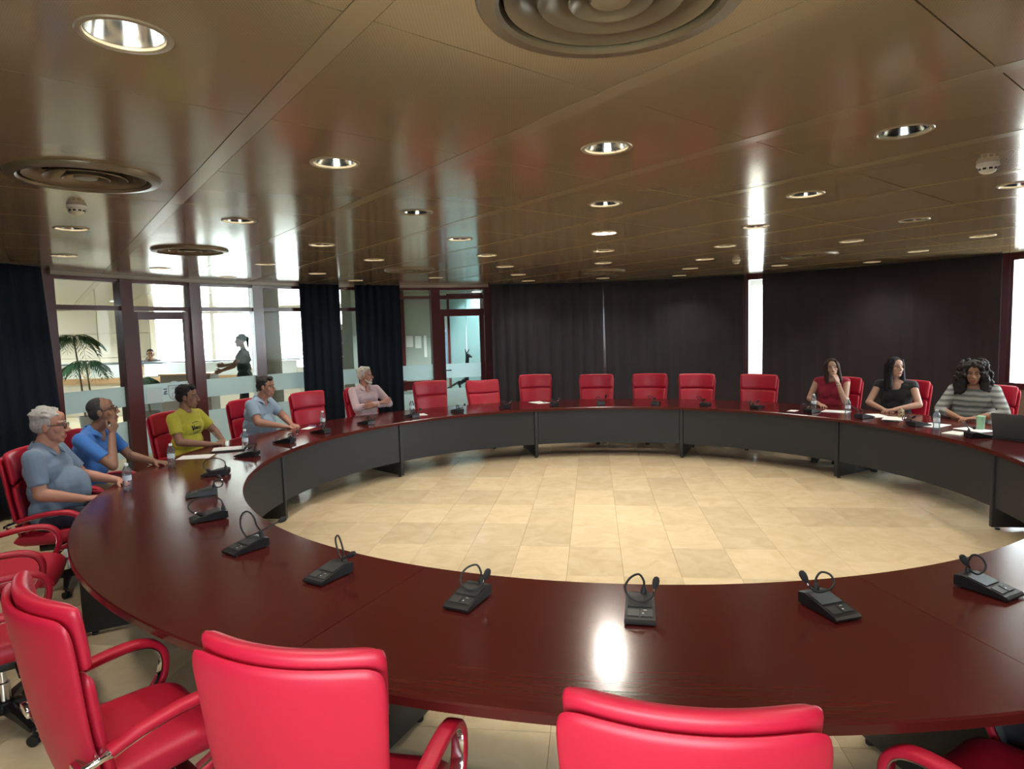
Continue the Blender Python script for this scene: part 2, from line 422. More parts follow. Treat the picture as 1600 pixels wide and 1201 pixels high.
for k in range(len(BND) - 1):
    a1, a0 = BND[k], BND[k + 1]
    mid = (a0 + a1) / 2
    lobby = a0 > 100
    isdoor = k in (1, 6)
    wn += 1
    w = struct('door_%d' % (1 if k == 1 else 2) if isdoor else 'window_%d' % wn)
    pw = PW if lobby else .05 * DG
    part_box(w, 'post', a0 - pw, a0 + pw, 0, H, r0=R_GLASS - .075, r1=R_GLASS + .075)
    if k == 0: part_box(w, 'post', a1 - PW, a1 + PW, 0, H, r0=R_GLASS - .075, r1=R_GLASS + .075)
    l, r = a0 + pw, a1 - pw
    part_box(w, 'header', l, r, 2.61, H)
    if lobby:
        tz = (2.24, 2.30) if k < 6 else (2.44, 2.51)
        if k == 5: tz = (2.45, 2.50)
        part_box(w, 'transom', l, r, tz[0], tz[1])
        part_box(w, 'pane', l, r, tz[1], 2.61, M_GLASS, R_GLASS - .004, R_GLASS + .004)
        if isdoor:
            if k == 6:
                part_box(w, 'transom', l, r, 2.13, 2.25)
                part_box(w, 'pane', l, r, 2.25, tz[0], M_GLASS, R_GLASS - .004, R_GLASS + .004)
            st = .085 * DG; top = 2.13
            lf = empty('door_leaf', parent=w)
            part_box(lf, 'stile', l, l + st, .01, top + .1 if k == 1 else top, r0=R_GLASS - .03, r1=R_GLASS + .03)
            part_box(lf, 'stile', r - st, r, .01, top + .1 if k == 1 else top, r0=R_GLASS - .03, r1=R_GLASS + .03)
            part_box(lf, 'rail', l + st, r - st, top - .01, top + .1 if k == 1 else top, r0=R_GLASS - .03, r1=R_GLASS + .03)
            part_box(lf, 'rail', l + st, r - st, .01, .14, r0=R_GLASS - .03, r1=R_GLASS + .03)
            part_box(lf, 'pane', l + st, r - st, .14, top - .01, M_GLASS, R_GLASS - .004, R_GLASS + .004)
            part_box(lf, 'frosted_band', l + st, r - st, .95, 1.22, M_FROST, R_GLASS - .009, R_GLASS - .005)
            part_box(lf, 'frosted_band', l + st, r - st, .25, .75, M_FROST, R_GLASS - .009, R_GLASS - .005)
            hm = MB(); ha = (r - st * .5) if k == 6 else (l + st * .5)
            p0 = pol(ha, R_GLASS - .03, 1.10); p1 = pol(ha, R_GLASS - .085, 1.10); p2 = pol(ha + (-1.1 if k == 6 else 1.1), R_GLASS - .085, 1.10)
            hm.tube([p0, p1], .011); hm.tube([p1, p2], .011); hm.bbox(p0, (.035, .012, .16), .003, math.radians(ha - 90))
            obj('handle', hm, M_BLACK, lf)
        else:
            part_box(w, 'pane', l, r, .1, tz[0], M_GLASS, R_GLASS - .004, R_GLASS + .004)
            part_box(w, 'frosted_band', l, r, .95, 1.22, M_FROST, R_GLASS - .009, R_GLASS - .005)
            part_box(w, 'frosted_band', l, r, .25, .75, M_FROST, R_GLASS - .009, R_GLASS - .005)
            part_box(w, 'bottom_rail', l, r, 0, .1)
            if k == 5:
                part_box(w, 'middle_rail', l, r, .77, .93)
                part_box(w, 'stile', r - .05 * DG, r, .93, 2.45)
    else:
        part_box(w, 'sill', l, r, .84, .93, r0=R_GLASS - .09)
        part_box(w, 'stile', l, l + .04 * DG, .93, 2.61); part_box(w, 'stile', r - .04 * DG, r, .93, 2.61)
        part_box(w, 'pane', l + .04 * DG, r - .04 * DG, .93, 2.61, M_GLASS, R_GLASS - .004, R_GLASS + .004)
        sills.add(*(lambda q: (q.v, q.f))(arc_box(l - PW, r + PW, R_GLASS - .06, R_GLASS + .06, 0, .84)))
struct('wall_right', sills, mat('parapet_plaster', (.30, .24, .2), .8), False)
# headers: metal trim where the ceiling meets the facade, outer roof edge
struct('trim_1', arc_box(101.6, 164, 6.62, 6.70, 2.655, 2.70, 30), mat('trim_metal', (.32, .27, .22), .4, .2), False)
struct('wall_outer', arc_box(-196, 101.6, R_GLASS + .06, R_GLASS + .5, H, 3.05, 40), M_WHITE, False)

# municipal crest printed on the first door's frosted band
M_PRINT = mat('grey_print', (.33, .40, .46), .7); M_PRINT2 = mat('dark_print', (.10, .14, .22), .7); M_PRINT3 = mat('pale_print', (.62, .74, .78), .7)
def on_glass(a, z, r=R_GLASS - .025):       # local frame on the glass: x along arc (towards image right), z up
    o = pol(a, r, z); t = Vector((math.sin(math.radians(a)), -math.cos(math.radians(a)), 0))
    return o, t
def flat_on_glass(name, parent, a, z, poly, m, lift=0.0):
    o, t = on_glass(a, z); nrm = Vector((CX, CY, 0)) - Vector((o.x, o.y, 0)); nrm.normalize(); n = len(poly); mb = MB()
    V = [o + t * x + Vector((0, 0, y)) + nrm * lift for x, y in poly]; V += [p + nrm * .0015 for p in V]
    mb.add(V, [tuple(range(n)), tuple(range(2 * n - 1, n - 1, -1))] + [(q, (q + 1) % n, n + (q + 1) % n, n + q) for q in range(n)])
    return obj(name, mb, m, parent, smooth=False)
crest = thing('crest_emblem', 'grey municipal crest printed on the frosted band of the left glass door', 'emblem')
ca = 149.75
shield = [(-.095, .10), (.095, .10), (.095, -.04), (.07, -.09), (.03, -.11), (0, -.12), (-.03, -.11), (-.07, -.09), (-.095, -.04)]
flat_on_glass('shield', crest, ca, 1.08, shield, M_PRINT)
flat_on_glass('shield_field', crest, ca, 1.08, [(x * .88, y * .88) for x, y in shield], M_PRINT3, .002)
for q in range(7):
    t = 2 * PI * q / 7
    flat_on_glass('castle', crest, ca, 1.035, [(.04 * math.cos(t) + .012 * math.cos(s), .036 * math.sin(t) + .012 * math.sin(s)) for s in [2 * PI * h / 8 for h in range(8)]], M_PRINT, .004)
flat_on_glass('band', crest, ca, 1.12, [(-.05, .0), (.02, .02), (.05, .045), (.04, .05), (0, .03), (-.05, .012)], M_PRINT, .004)
flat_on_glass('crown', crest, ca, 1.195, [(-.075, 0), (-.08, .02), (-.04, .036), (0, .042), (.04, .036), (.08, .02), (.075, 0), (.04, .014), (0, .018), (-.04, .014)], M_PRINT3)
for sgn in (-1, 1):
    for h in range(3):
        y = 1.125 - .034 * h; x0 = sgn * .112; x1 = sgn * (.165 - .012 * (h % 2))
        flat_on_glass('ribbon', crest, ca, y, [(x0, 0), (x1, -.003), (x1, .014), (x0, .018)], M_PRINT2)
flat_on_glass('ribbon', crest, ca, 1.06, [(-.165, .02), (-.112, .05), (-.112, .035), (-.15, .012)], M_PRINT2)
ns = tag(flat_on_glass('notice_sheet', None, 152.3, 1.07, [(-.12, -.10), (.12, -.125), (.12, .095), (-.12, .11)], mat('pale_notice', (.60, .72, .76), .8)), 'pale grey notice sheet stuck on the left glass door beside the crest', 'notice')
ns2 = tag(flat_on_glass('notice_sheet', None, 147.9, 1.09, [(-.05, -.09), (.05, -.09), (.05, .10), (-.05, .10)], mat('pale_notice', (.60, .72, .76), .8)), 'small pale notice sheet right of the crest, behind the yellow shirted man', 'notice')

# ---- curtains: pleated cloth hung inside the glass
def curtain(label, aL, aR, aLb=None, aRb=None, r=R_CURT, amp=.03, pitch_m=.17, z0=.03, seed=0, piece='curtain', m_=None):
    aLb = aL if aLb is None else aLb; aRb = aR if aRb is None else aRb
    rs = np.random.RandomState(seed); wid = math.radians(abs(aL - aR)) * r
    n = max(12, int(wid / .02)); ph = rs.rand(6) * 7
    m = MB(); nz = 8
    def s(u, v, off):
        at = aL + (aR - aL) * u; ab = aLb + (aRb - aLb) * u; a = ab + (at - ab) * v
        x = u * wid
        ww = 2 * PI * x / pitch_m + .8 * math.sin(2.1 * x + ph[0]) + .5 * math.sin(5.3 * x + ph[1])
        dr = amp * (math.sin(ww) * (.75 + .25 * math.sin(1.7 * x + ph[2])) + .25 * math.sin(2 * ww + ph[3] + .8 * v)) * (1.1 - .35 * v)
        return pol(a, r + dr + off, z0 + (H - .012 - z0) * v)
    m.grid(lambda u, v: s(u, v, 0), n, nz); m.grid(lambda u, v: s(u, v, .004), n, nz, True)
    nn = (n + 1) * (nz + 1)
    for j in range(nz):
        for e in (0, n):
            a = j * (n + 1) + e; m.add([], []); m.f.append((a, a + n + 1, a + n + 1 + nn, a + nn))
    for i in range(n):
        for j in (0, nz):
            a = j * (n + 1) + i; m.f.append((a, a + 1, a + 1 + nn, a + nn))
    t = thing(piece, label, 'curtain')
    obj('pleated_cloth', m, m_ or M_CURT, t, angle=180)
    obj('curtain_rail', arc_box(min(aL, aR) + .0, max(aL, aR), r - .018, r + .018, H - .012, H - .0005, max(2, n // 12)), M_RUBBER, t, smooth=False)
    return t
curtain('dark navy pleated curtain at far left behind the grey haired man', 189, 167.4, aRb=166.0, r=6.3, seed=1)
curtain('dark navy pleated curtain left of the narrow bright window strip', 132.2, 126.1, r=6.55, amp=.045, pitch_m=.14, seed=2)
curtain('dark pleated curtain directly behind the man in the pink shirt', 123.7, 116.4, r=6.55, amp=.045, pitch_m=.15, seed=3)
curtain('dark brown pleated curtain between the right glass door and the thin pink slit', 101.5, 82.55, aRb=82.75, amp=.022, pitch_m=.21, seed=4, m_=M_CURT2)
curtain('wide dark blue curtain between the thin slit and the bright window strip', 82.5, 60.2, aLb=81.95, amp=.010, pitch_m=.24, seed=5, m_=M_CURT2)
curtain('dark blue curtain right of the bright strip, behind the woman in red', 57.4, 38.2, aRb=38.35, amp=.010, pitch_m=.24, seed=6, m_=M_CURT2)
curtain('dark grey curtain behind the curly haired woman beside the right window', 38.35, 26.7, aLb=38.3, r=R_CURT - .05, amp=.016, pitch_m=.24, seed=7, m_=M_CURT2)

curtain('unseen dark curtain added behind the viewer to cut daylight, right hand side', -3, -93, amp=.03, pitch_m=.2, seed=9)  # unseen, added to hold back light from the windows behind the camera
curtain('unseen dark curtain added behind the viewer to cut daylight, left hand side', -112, -169, r=6.4, amp=.03, pitch_m=.2, seed=10)  # also added out of view, leaves only a gap of daylight for near chairs

# ---- lobby beyond the glass
M_BEIGE = mat('beige_panelling', (.60, .54, .45), .55); M_LOBW = mat('lobby_white', (.72, .74, .72), .5)
wl = struct('wall_lobby', MB().box((-13.6, 18.25, 1.35), (7.2, .3, 2.7)), mat('panel_joint', (.45, .38, .28), .7))
for r_ in range(4):
    for c_ in range(5):
        obj('wall_panel', MB().bbox((-16.4 + 1.42 * c_, 18.085, .335 + .67 * r_), (1.405, .03, .655), .004), M_BEIGE, wl, smooth=False)
struct('wall_lobby_side', MB().box((-17.3, 8.7, 1.35), (.3, 9.6, 2.7)).box((-17.3, 17, .2), (.3, 7, .4)).box((-17.3, 17, 2.65), (.3, 7, .1)), M_BEIGE, False)
for k in range(4, 6):  # unseen windows added in the side wall to bring light into the lobby
    added_win = struct('window_%d' % (wn + 3 + k)); y = 5.6 + 2.3 * k
    obj('pane', MB().box((-17.3, y, 1.5), (.01, 2.2, 2.2)), M_GLASS, added_win, smooth=False)
    obj('post', MB().box((-17.3, y + 1.15, 1.5), (.12, .1, 2.2)), M_FRAME, added_win, smooth=False)
    area_light('daylight_portal', (-17.5, y, 1.5), (1, 0, 0), 2.2, 2.2, portal=True)
struct('wall_lobby_near', MB().box((-11.8, 4.6, 1.35), (11, .3, 2.7)), M_BEIGE, False)
# window wall of the lobby
ww = struct('wall_lobby_windows', MB().box((-6.9, 20.3, .42), (6.4, .3, .84)), M_LOBW, False)
struct('wall_lobby_lintel', MB().box((-6.9, 20.3, 2.63), (6.4, .3, .14)), M_LOBW, False)
M_MAUVE = mat('mauve_pier', (.23, .19, .24), .6)
pier_x = [-9.85, -9.25, -7.55, -5.6]
for k, (x, wd) in enumerate([(-9.88, .36), (-9.2, .12), (-7.3, .12), (-5.35, .12), (-3.9, .5)]):
    p = struct('wall_lobby_pier' if wd > .3 else 'trim_%d' % (k + 2), MB().box((x, 20.3, 1.7), (wd, .3, 1.73)), M_MAUVE if wd > .3 else M_LOBW, False)
wr = struct('window_lobby'); wr.name = 'window_%d' % (wn + 1)
for xa, xb in ((-9.7, -9.26), (-9.14, -7.36), (-7.24, -5.41), (-5.29, -4.15)):
    obj('pane', MB().box(((xa + xb) / 2, 20.3, 1.7), (xb - xa, .01, 1.72)), M_GLASS, wr, smooth=False)
    for z in (1.25, 1.9): obj('glazing_bar', MB().box(((xa + xb) / 2, 20.28, z), (xb - xa, .03, .03)), M_WHITE, wr, smooth=False)
# block of small dark panels seen through the narrow strip
sb = struct('wall_lobby_end', MB().box((-4.35, 17.5, 1.05), (.9, .2, 2.1)), mat('pale_joint', (.66, .66, .68), .7), False)
for r_ in range(3):
    for c_ in range(2): obj('wall_panel', MB().bbox((-4.56 + .43 * c_, 17.385, 1.05 + .36 * r_), (.41, .03, .34), .004), M_MAUVE, sb, smooth=False)
# corridor beyond the right glass door
M_GREEN = mat('sage_wall', (.36, .40, .36), .6)
struct('wall_corridor', MB().box((-1.2, 15.1, 1.35), (3.8, .2, 2.7)), M_GREEN, False)
struct('wall_corridor_left', MB().box((-3.25, 15.3, 1.35), (.2, 4.6, 2.7)), M_GREEN, False)
struct('wall_corridor_right', MB().box((.95, 14.0, 1.35), (.2, 2.4, 2.7)), M_GREEN, False)
cg = struct('window_%d' % (wn + 2))          # frosted glass partition in the corridor
obj('pane', MB().box((-.86, 14.6, 1.35), (1.0, .012, 2.5)), mat_glass('sea_green_frost', (.6, .75, .75), .7, (.55, .70, .70)), cg, smooth=False)
for x in (-1.38, -.62, -.34): obj('post', MB().box((x, 14.58, 1.35), (.05 if x < -1 else .09, .06, 2.6)), M_ALU if x < -.7 and x > -1.3 else M_FRAME, cg, smooth=False)
obj('edge_strip', MB().box((-.99, 14.57, 1.55), (.018, .012, 2.1)), M_WHITE, cg, smooth=False)
obj('header', MB().box((-.86, 14.58, 2.62), (1.1, .06, .08)), M_FRAME, cg, smooth=False)
for x, z, w_, h_, lb in ((-2.33, 1.62, .16, .26, 'left white notice sheet pinned on the corridor wall behind glass'), (-2.13, 1.60, .14, .28, 'second white notice sheet pinned on the corridor wall behind glass'),
                         (-1.97, 1.5, .06, .5, 'tall narrow pale notice strip on the corridor wall behind glass')):
    tag(obj('notice_sheet', MB().bbox((x, 14.985, z), (w_, .01, h_), .002), M_PAPER, smooth=False), lb, 'notice', 'notices on the corridor wall')
pb = thing('poster_board', 'blue poster board standing behind the glass left of the right door', 'poster', (-1.62, 14.9, 0))
obj('board', MB().bbox((0, 0, 1.42), (.30, .03, .95), .004), mat('poster_blue', (.28, .42, .68), .6), pb, smooth=False)
obj('board_header', MB().bbox((0, -.018, 1.84), (.28, .01, .05), .002), M_WHITE, pb, smooth=False)
for s_ in (-.12, .12): obj('leg', MB().box((s_, .02, .475), (.02, .02, .95)), M_ALU, pb, smooth=False)
sr = struct('trim_12', MB().box((-2.47, 14.96, 1.5), (.09, .06, 2.6)), M_FRAME, False)

# portals guide sky light through the open windows
for k in range(len(BND) - 1):
    mid = (BND[k] + BND[k + 1]) / 2
    if BND[k] <= 27.6:
        o = pol(mid, R_GLASS + .08, 1.77)
        area_light('daylight_portal', o, Vector((CX, CY, 1.77)) - o, .9, 1.68, portal=True)
area_light('daylight_portal', (-6.9, 20.5, 1.7), (0, -1, 0), 6.2, 1.75, portal=True)
area_light('daylight_portal', pol(58.8, R_GLASS + .08, 1.77), Vector((CX, CY, 1.77)) - pol(58.8, R_GLASS + .08, 1.77), .9, 1.68, portal=True)
# outdoors
struct('ground', MB().box((0, 0, -.55), (160, 160, .9)), mat('pale_paving', (.62, .58, .52), .8), False)
# ================================================================ RING TABLE
tb = thing('conference_table', 'large ring shaped mahogany conference table on charcoal panels', 'table', (CX, CY, 0))
def arc_local(a0, a1, r0, r1, z0, z1, n=12, bev=.006):
    """curved slab about the local origin with bevelled top edges"""
    m = MB(); prof = [(r0, z0), (r1, z0), (r1, z1 - bev), (r1 - bev, z1), (r0 + bev, z1), (r0, z1 - bev)]
    k = len(prof); V = []; Fc = []
    for i in range(n + 1):
        a = math.radians(a0 + (a1 - a0) * i / n); V += [(r * math.cos(a), r * math.sin(a), z) for r, z in prof]
    for i in range(n):
        for j in range(k):
            l = (j + 1) % k; Fc.append((i * k + j, i * k + l, (i + 1) * k + l, (i + 1) * k + j))
    Fc += [tuple(range(k)), tuple(n * k + j for j in range(k - 1, -1, -1))]
    return m.add(V, Fc)
SEAM = [-7.4 + 36 * k for k in range(10)]
for a in SEAM:
    obj('tabletop_section', arc_local(a + .02, a + 35.98, R_IN, R_OUT, TZ - .036, TZ, 24), M_WOOD, tb, angle=30)
    obj('modesty_panel', arc_local(a + .5, a + 35.5, R_IN + .075, R_IN + .097, .20, TZ - .037, 10, .002), M_CHAR, tb, angle=30)
    c, s = math.cos(math.radians(a)), math.sin(math.radians(a))
    lm = MB().bbox(((R_IN + .53) * c, (R_IN + .53) * s, (TZ - .037) / 2 + .012), (.94, .045, TZ - .037 - .024), .004, math.radians(a))
    for rr in (R_IN + .12, R_IN + .94): lm.lathe([(.02, 0), (.02, .013)], 10, (rr * c, rr * s, 0))
    obj('leg_panel', lm, M_CHAR, tb, smooth=True)
    obj('apron_rail', arc_local(a + .6, a + 35.4, R_OUT - .32, R_OUT - .30, TZ - .12, TZ - .037, 10, .002), M_CHAR, tb, angle=30)

# ================================================================ CHAIRS
def pf(s, p=7): return max(0.0, 1 - abs(s) ** p) ** (1 / 2.2)
def warp(t): return math.sin(t * PI / 2) if False else (math.copysign(1 - (1 - abs(t)) ** 1.9, t))
def back_pt(x, t, off):
    """backrest surface: x across (m), t 0..1 up; off = distance toward the sitter"""
    z = .40 + .67 * t; t0_ = t; t = max(t, 0.0)
    y = -.185 - .115 * t ** 1.15 - .03 * math.sin(PI * t) * (1 - t) + .88 * x * x
    ty = -.115 * 1.15 * (t + 1e-3) ** .15 / .67
    n = Vector((-1.76 * x, 1, -ty)).normalized()
    return Vector((x, y, z)) + n * off
def pillow(hw0, hw1, t0, t1, off, th, nu=26, nv=18, p=13, puff=0.0):
    m = MB(); F_, B_ = [], []
    for j in range(nv + 1):
        b = warp(-1 + 2 * j / nv); t = t0 + (t1 - t0) * (b + 1) / 2
        for i in range(nu + 1):
            a = warp(-1 + 2 * i / nu); k = pf(a, p) * pf(b, p)
            bulge = puff * (1 - a * a) * (1 - b * b)
            q = max(abs(a), abs(b), 1e-6); q = q / (abs(a) ** 12 + abs(b) ** 12) ** (1 / 12) if q > 1e-5 else 1
            a, b_ = a * q, b * q; t = t0 + (t1 - t0) * (b_ + 1) / 2; hw = hw0 + (hw1 - hw0) * t
            F_.append(back_pt(a * hw, t, off + th / 2 * k + bulge)); B_.append(back_pt(a * hw, t, off - th / 2 * k))
    W = nu + 1; n = len(F_); Fc = []
    for j in range(nv):
        for i in range(nu):
            q = (j * W + i, j * W + i + 1, (j + 1) * W + i + 1, (j + 1) * W + i)
            Fc.append(q); Fc.append(tuple(n + e for e in q[::-1]))
    m.add(F_ + B_, Fc)
    return weld(m)
def weld(m, d=1e-4):
    bm = bmesh.new(); vs = [bm.verts.new(v) for v in m.v]
    for f in m.f:
        try: bm.faces.new([vs[i] for i in f])
        except ValueError: pass
    bmesh.ops.remove_doubles(bm, verts=bm.verts, dist=d)
    bm.verts.index_update(); o = MB(); o.v = [tuple(v.co) for v in bm.verts]; o.f = [tuple(v.index for v in f.verts) for f in bm.faces]; bm.free(); return o
def seat_mb():
    m = MB(); nu, nv = 22, 20; T, B_ = [], []
    for j in range(nv + 1):
        b = warp(-1 + 2 * j / nv); y = .03 + .245 * b
        for i in range(nu + 1):
            a = warp(-1 + 2 * i / nu); x = a * (.262 - .012 * b); k = pf(a, 8) * pf(b, 8)
            dz = -.035 * max(0, (y - .12) / .155) ** 2 + .02 * a * a
            T.append((x, y, .425 + dz + .055 * k + .008 * (1 - a * a) * (1 - b * b))); B_.append((x, y, .425 + dz - .05 * k))
    W = nu + 1; n = len(T); Fc = []
    for j in range(nv):
        for i in range(nu):
            q = (j * W + i, j * W + i + 1, (j + 1) * W + i + 1, (j + 1) * W + i); Fc.append(q); Fc.append(tuple(n + e for e in q[::-1]))
    m.add(T + B_, Fc); return weld(m)
def ribbon(path, w, th, n=10):
    """soft flat strap: sweep a rounded rectangle (w across x, th in plane) along a yz path"""
    m = MB(); V = []; Fc = []; N = len(path)
    prof = []
    for k in range(n):
        q = 2 * PI * (k + .5) / n; c, s = math.cos(q), math.sin(q)
        prof.append((math.copysign(abs(c) ** .45, c) * w / 2, math.copysign(abs(s) ** .6, s) * th / 2))
    for i, (x, y, z) in enumerate(path):
        a = path[max(0, i - 1)]; b = path[min(N - 1, i + 1)]
        t = Vector((0, b[1] - a[1], b[2] - a[2])).normalized(); nn = Vector((0, -t.z, t.y))
        for px, pn in prof: V.append(Vector((x + px, y, z)) + nn * pn)
    for i in range(N - 1):
        for k in range(n): l = (k + 1) % n; Fc.append((i * n + k, i * n + l, (i + 1) * n + l, (i + 1) * n + k))
    Fc += [tuple(range(n - 1, -1, -1)), tuple((N - 1) * n + k for k in range(n))]
    return m.add(V, Fc)
def smooth_path(pts, n=5):
    out = []; P = [Vector(p) for p in pts]
    for i in range(len(P) - 1):
        p0 = P[max(0, i - 1)]; p1 = P[i]; p2 = P[i + 1]; p3 = P[min(len(P) - 1, i + 2)]
        for k in range(n):
            t = k / n
            out.append(.5 * ((2 * p1) + (p2 - p0) * t + (2 * p0 - 5 * p1 + 4 * p2 - p3) * t * t + (3 * p1 - p0 - 3 * p2 + p3) * t ** 3))
    out.append(P[-1]); return [tuple(p) for p in out]
def make_chair(label):
    t = thing('executive_chair', label, 'chair')
    obj('backrest', pillow(.24, .284, -.02, .965, -.022, .034, p=13), M_LEATH, t, angle=60)
    obj('head_cushion', pillow(.243, .285, .665, 1.0, .021, .046, nv=12, puff=.006), M_LEATH, t, angle=60)
    obj('back_cushion', pillow(.238, .282, .05, .658, .021, .046, puff=.008), M_LEATH, t, angle=60)
    obj('seat', seat_mb(), M_LEATH, t, angle=60)
    for s in (-1, 1):
        x = .298 * s
        path = smooth_path([(x, -.165, .597), (x, -.08, .622), (x, .04, .640), (x, .14, .640), (x, .205, .615), (x, .235, .56), (x, .225, .48), (x, .18, .42), (x, .10, .385)], 4)
        ar = obj('armrest', ribbon(path, .054, .030), M_LEATH, t, angle=50)
        inner = [(x, y - .0, z) for x, y, z in path]
        edge = MB(); 
        off = []
        for i, p in enumerate(path):
            a = path[max(0, i - 1)]; b = path[min(len(path) - 1, i + 1)]
            tt = Vector((0, b[1] - a[1], b[2] - a[2])).normalized(); nn = Vector((0, -tt.z, tt.y)); off.append(tuple(Vector(p) - nn * .0165))
        edge.v, edge.f = (lambda q: (q.v, q.f))(ribbon(off, .040, .006, 8))
        obj('arm_frame', edge, M_CHROME, ar, angle=40)
        br = MB()
        br.tube([(x, -.150, .597), (x, -.20, .582), (x - .012 * s, -.235, .568)], .0135, 10)
        br.bbox((x - .03 * s, -.243, .560), (.085, .022, .034), .006)
        br.bbox((x - .012 * s, -.175, .588), (.05, .05, .022), .006)
        obj('bracket', br, M_CHROME, ar)
        ft = MB().bbox((x - .06 * s, .08, .372), (.17, .05, .016), .004)
        obj('arm_foot', ft, M_CHROME, ar)
    mech = MB().bbox((0, 0, .345), (.26, .24, .05), .01); mech.bbox((0, -.17, .40), (.09, .16, .03), .008)
    mech.tube([(.1, .05, .345), (.27, .06, .335)], .007, 8)
    obj('tilt_mechanism', mech, M_BLACK, t)
    obj('gas_lift', MB().lathe([(.028, .10), (.028, .22), (.018, .222), (.018, .33)], 16), M_CHROME, t)
    base = MB(); base.lathe([(.045, .075), (.05, .09), (.042, .125), (.03, .135)], 16)
    for k in range(5):
        q = 2 * PI * k / 5 + .3; c, s = math.cos(q), math.sin(q)
        rt_ = Matrix.Rotation(q, 4, 'Z')
        lg = MB(); V = []
        for x, w, zt, zb in ((.02, .055, .125, .08), (.17, .042, .108, .078), (.30, .032, .083, .066)):
            V += [(x, -w / 2, zb), (x, w / 2, zb), (x, w / 2 * .8, zt), (x, -w / 2 * .8, zt)]
        lg.add(V, [(0, 3, 2, 1), (8, 9, 10, 11)] + [(4 * i + a, 4 * i + b, 4 * i + 4 + b, 4 * i + 4 + a) for i in range(2) for a, b in ((0, 1), (1, 2), (2, 3), (3, 0))])
        base.add(lg.xf(rt_).v, lg.f)
    bo = obj('star_base', base, M_BLACK, t)
    for k in range(5):
        q = 2 * PI * k / 5 + .3; cm = MB()
        x, y = .30 * math.cos(q), .30 * math.sin(q)
        for sd in (-1, 1):
            ww_ = MB().lathe([(.012, -.009), (.026, -.006), (.026, .006), (.012, .009)], 14)
            ww_.xf(Matrix.Translation((x, y, .026)) @ Matrix.Rotation(q + .6, 4, 'Z') @ Matrix.Translation((0, sd * .013, 0)) @ Matrix.Rotation(PI / 2, 4, 'X')); cm.add(ww_.v, ww_.f)
        cm.lathe([(.008, .026), (.008, .072)], 8, (x, y, 0))
        obj('caster', cm, M_RUBBER, bo)
    return t
chair0 = make_chair('')
used = [False]
CHAIR_GROUP = 'red executive chairs round the ring table'
def chair(a, r, label, turn=0.0, tilt=0.0):
    """turn: degrees the seat is swivelled away from facing the centre (ccw)"""
    r += .09 if abs(a + 100) < 25 else .05
    p = pol(a, r); rz = math.radians(a + 90 + turn)
    o = chair0 if not used[0] else dup(chair0, p, rz)
    used[0] = True; o.location = p; o.rotation_euler = (0, 0, rz); o['label'] = label; o['group'] = CHAIR_GROUP
    if tilt:
        pv = Vector((0, -.16, .42)); T = Matrix.Translation(pv) @ Matrix.Rotation(math.radians(tilt), 4, 'X') @ Matrix.Translation(-pv)
        for ch in o.children:
            if ch.name.split('.')[0] in ('backrest', 'head_cushion', 'back_cushion'): ch.matrix_local = T
    return o
DR = .29
for a, r, lb, tn, tl in [
    (-96.8, 4.66 - .30, 'large red leather chair at bottom centre right, its back to the viewer', -4, 0),
    (-109.8, 4.58 - .30, 'large red leather chair left of bottom centre, its back square to the viewer', 5, 0),
    (-121.9, 4.62 - .30, 'large red leather chair in the bottom left corner, back seen edgewise', -8, 0),
    (-83.0, 4.16, 'red chair in the bottom right corner showing mostly its curved armrest', 22, 0),
    (-139.5, 4.48, 'red chair mostly hidden behind the big corner chair at left, arms showing', 0, 0),
    (-153.0, 4.52, 'empty red chair on the left edge, seat and arms showing below the grey haired man', 0, 0),
    (-165.3, 4.46, 'red chair at the left edge under the grey haired man in glasses', 0, 0),
    (-175.5, 4.58, 'red chair behind the man in the bright blue polo shirt', 0, 0),
    (168.6, 4.44, 'red chair under the man in the yellow t-shirt', 0, 0),
    (153.5, 4.50, 'red chair behind the man in the light blue shirt, beside the glass', 0, 0),
    (142.0, 4.48, 'empty red chair between the light blue shirt and the pink shirt', 2, 0),
    (131.6, 4.45, 'red chair under the white haired man in the pink shirt', 4, 0),
    (117.9, 4.46, 'empty red chair in front of the clear window left of the right glass door', 0, 0),
    (106.9, 4.46, 'reclined empty red chair in front of the right glass door', 0, 15),
    (96.1, 4.75, 'empty red chair pushed back behind a white sheet, left of the thin slit', 0, 0),
    (84.4, 4.41, 'empty red chair standing under the thin pink curtain slit', 0, 0),
    (73.9, 4.42, 'empty red chair first to the right of the thin curtain slit', 0, 0),
    (64.7, 4.37, 'empty red chair second to the right of the curtain slit', 3, 0),
    (53.6, 4.41, 'empty red chair just below the bright window strip', -2, 0),
    (39.4, 4.42, 'red chair behind the woman in the red sleeveless top', 0, 0),
    (28.9, 4.44, 'red chair behind the woman in the black top', 0, 0),
    (16.9, 4.50, 'red chair behind the curly haired woman in the striped jumper', 8, 0),
    (6.5, 4.62, 'red chair at the right edge under the big bright window', 0, 0)]:
    chair(a, r, lb, tn, tl)

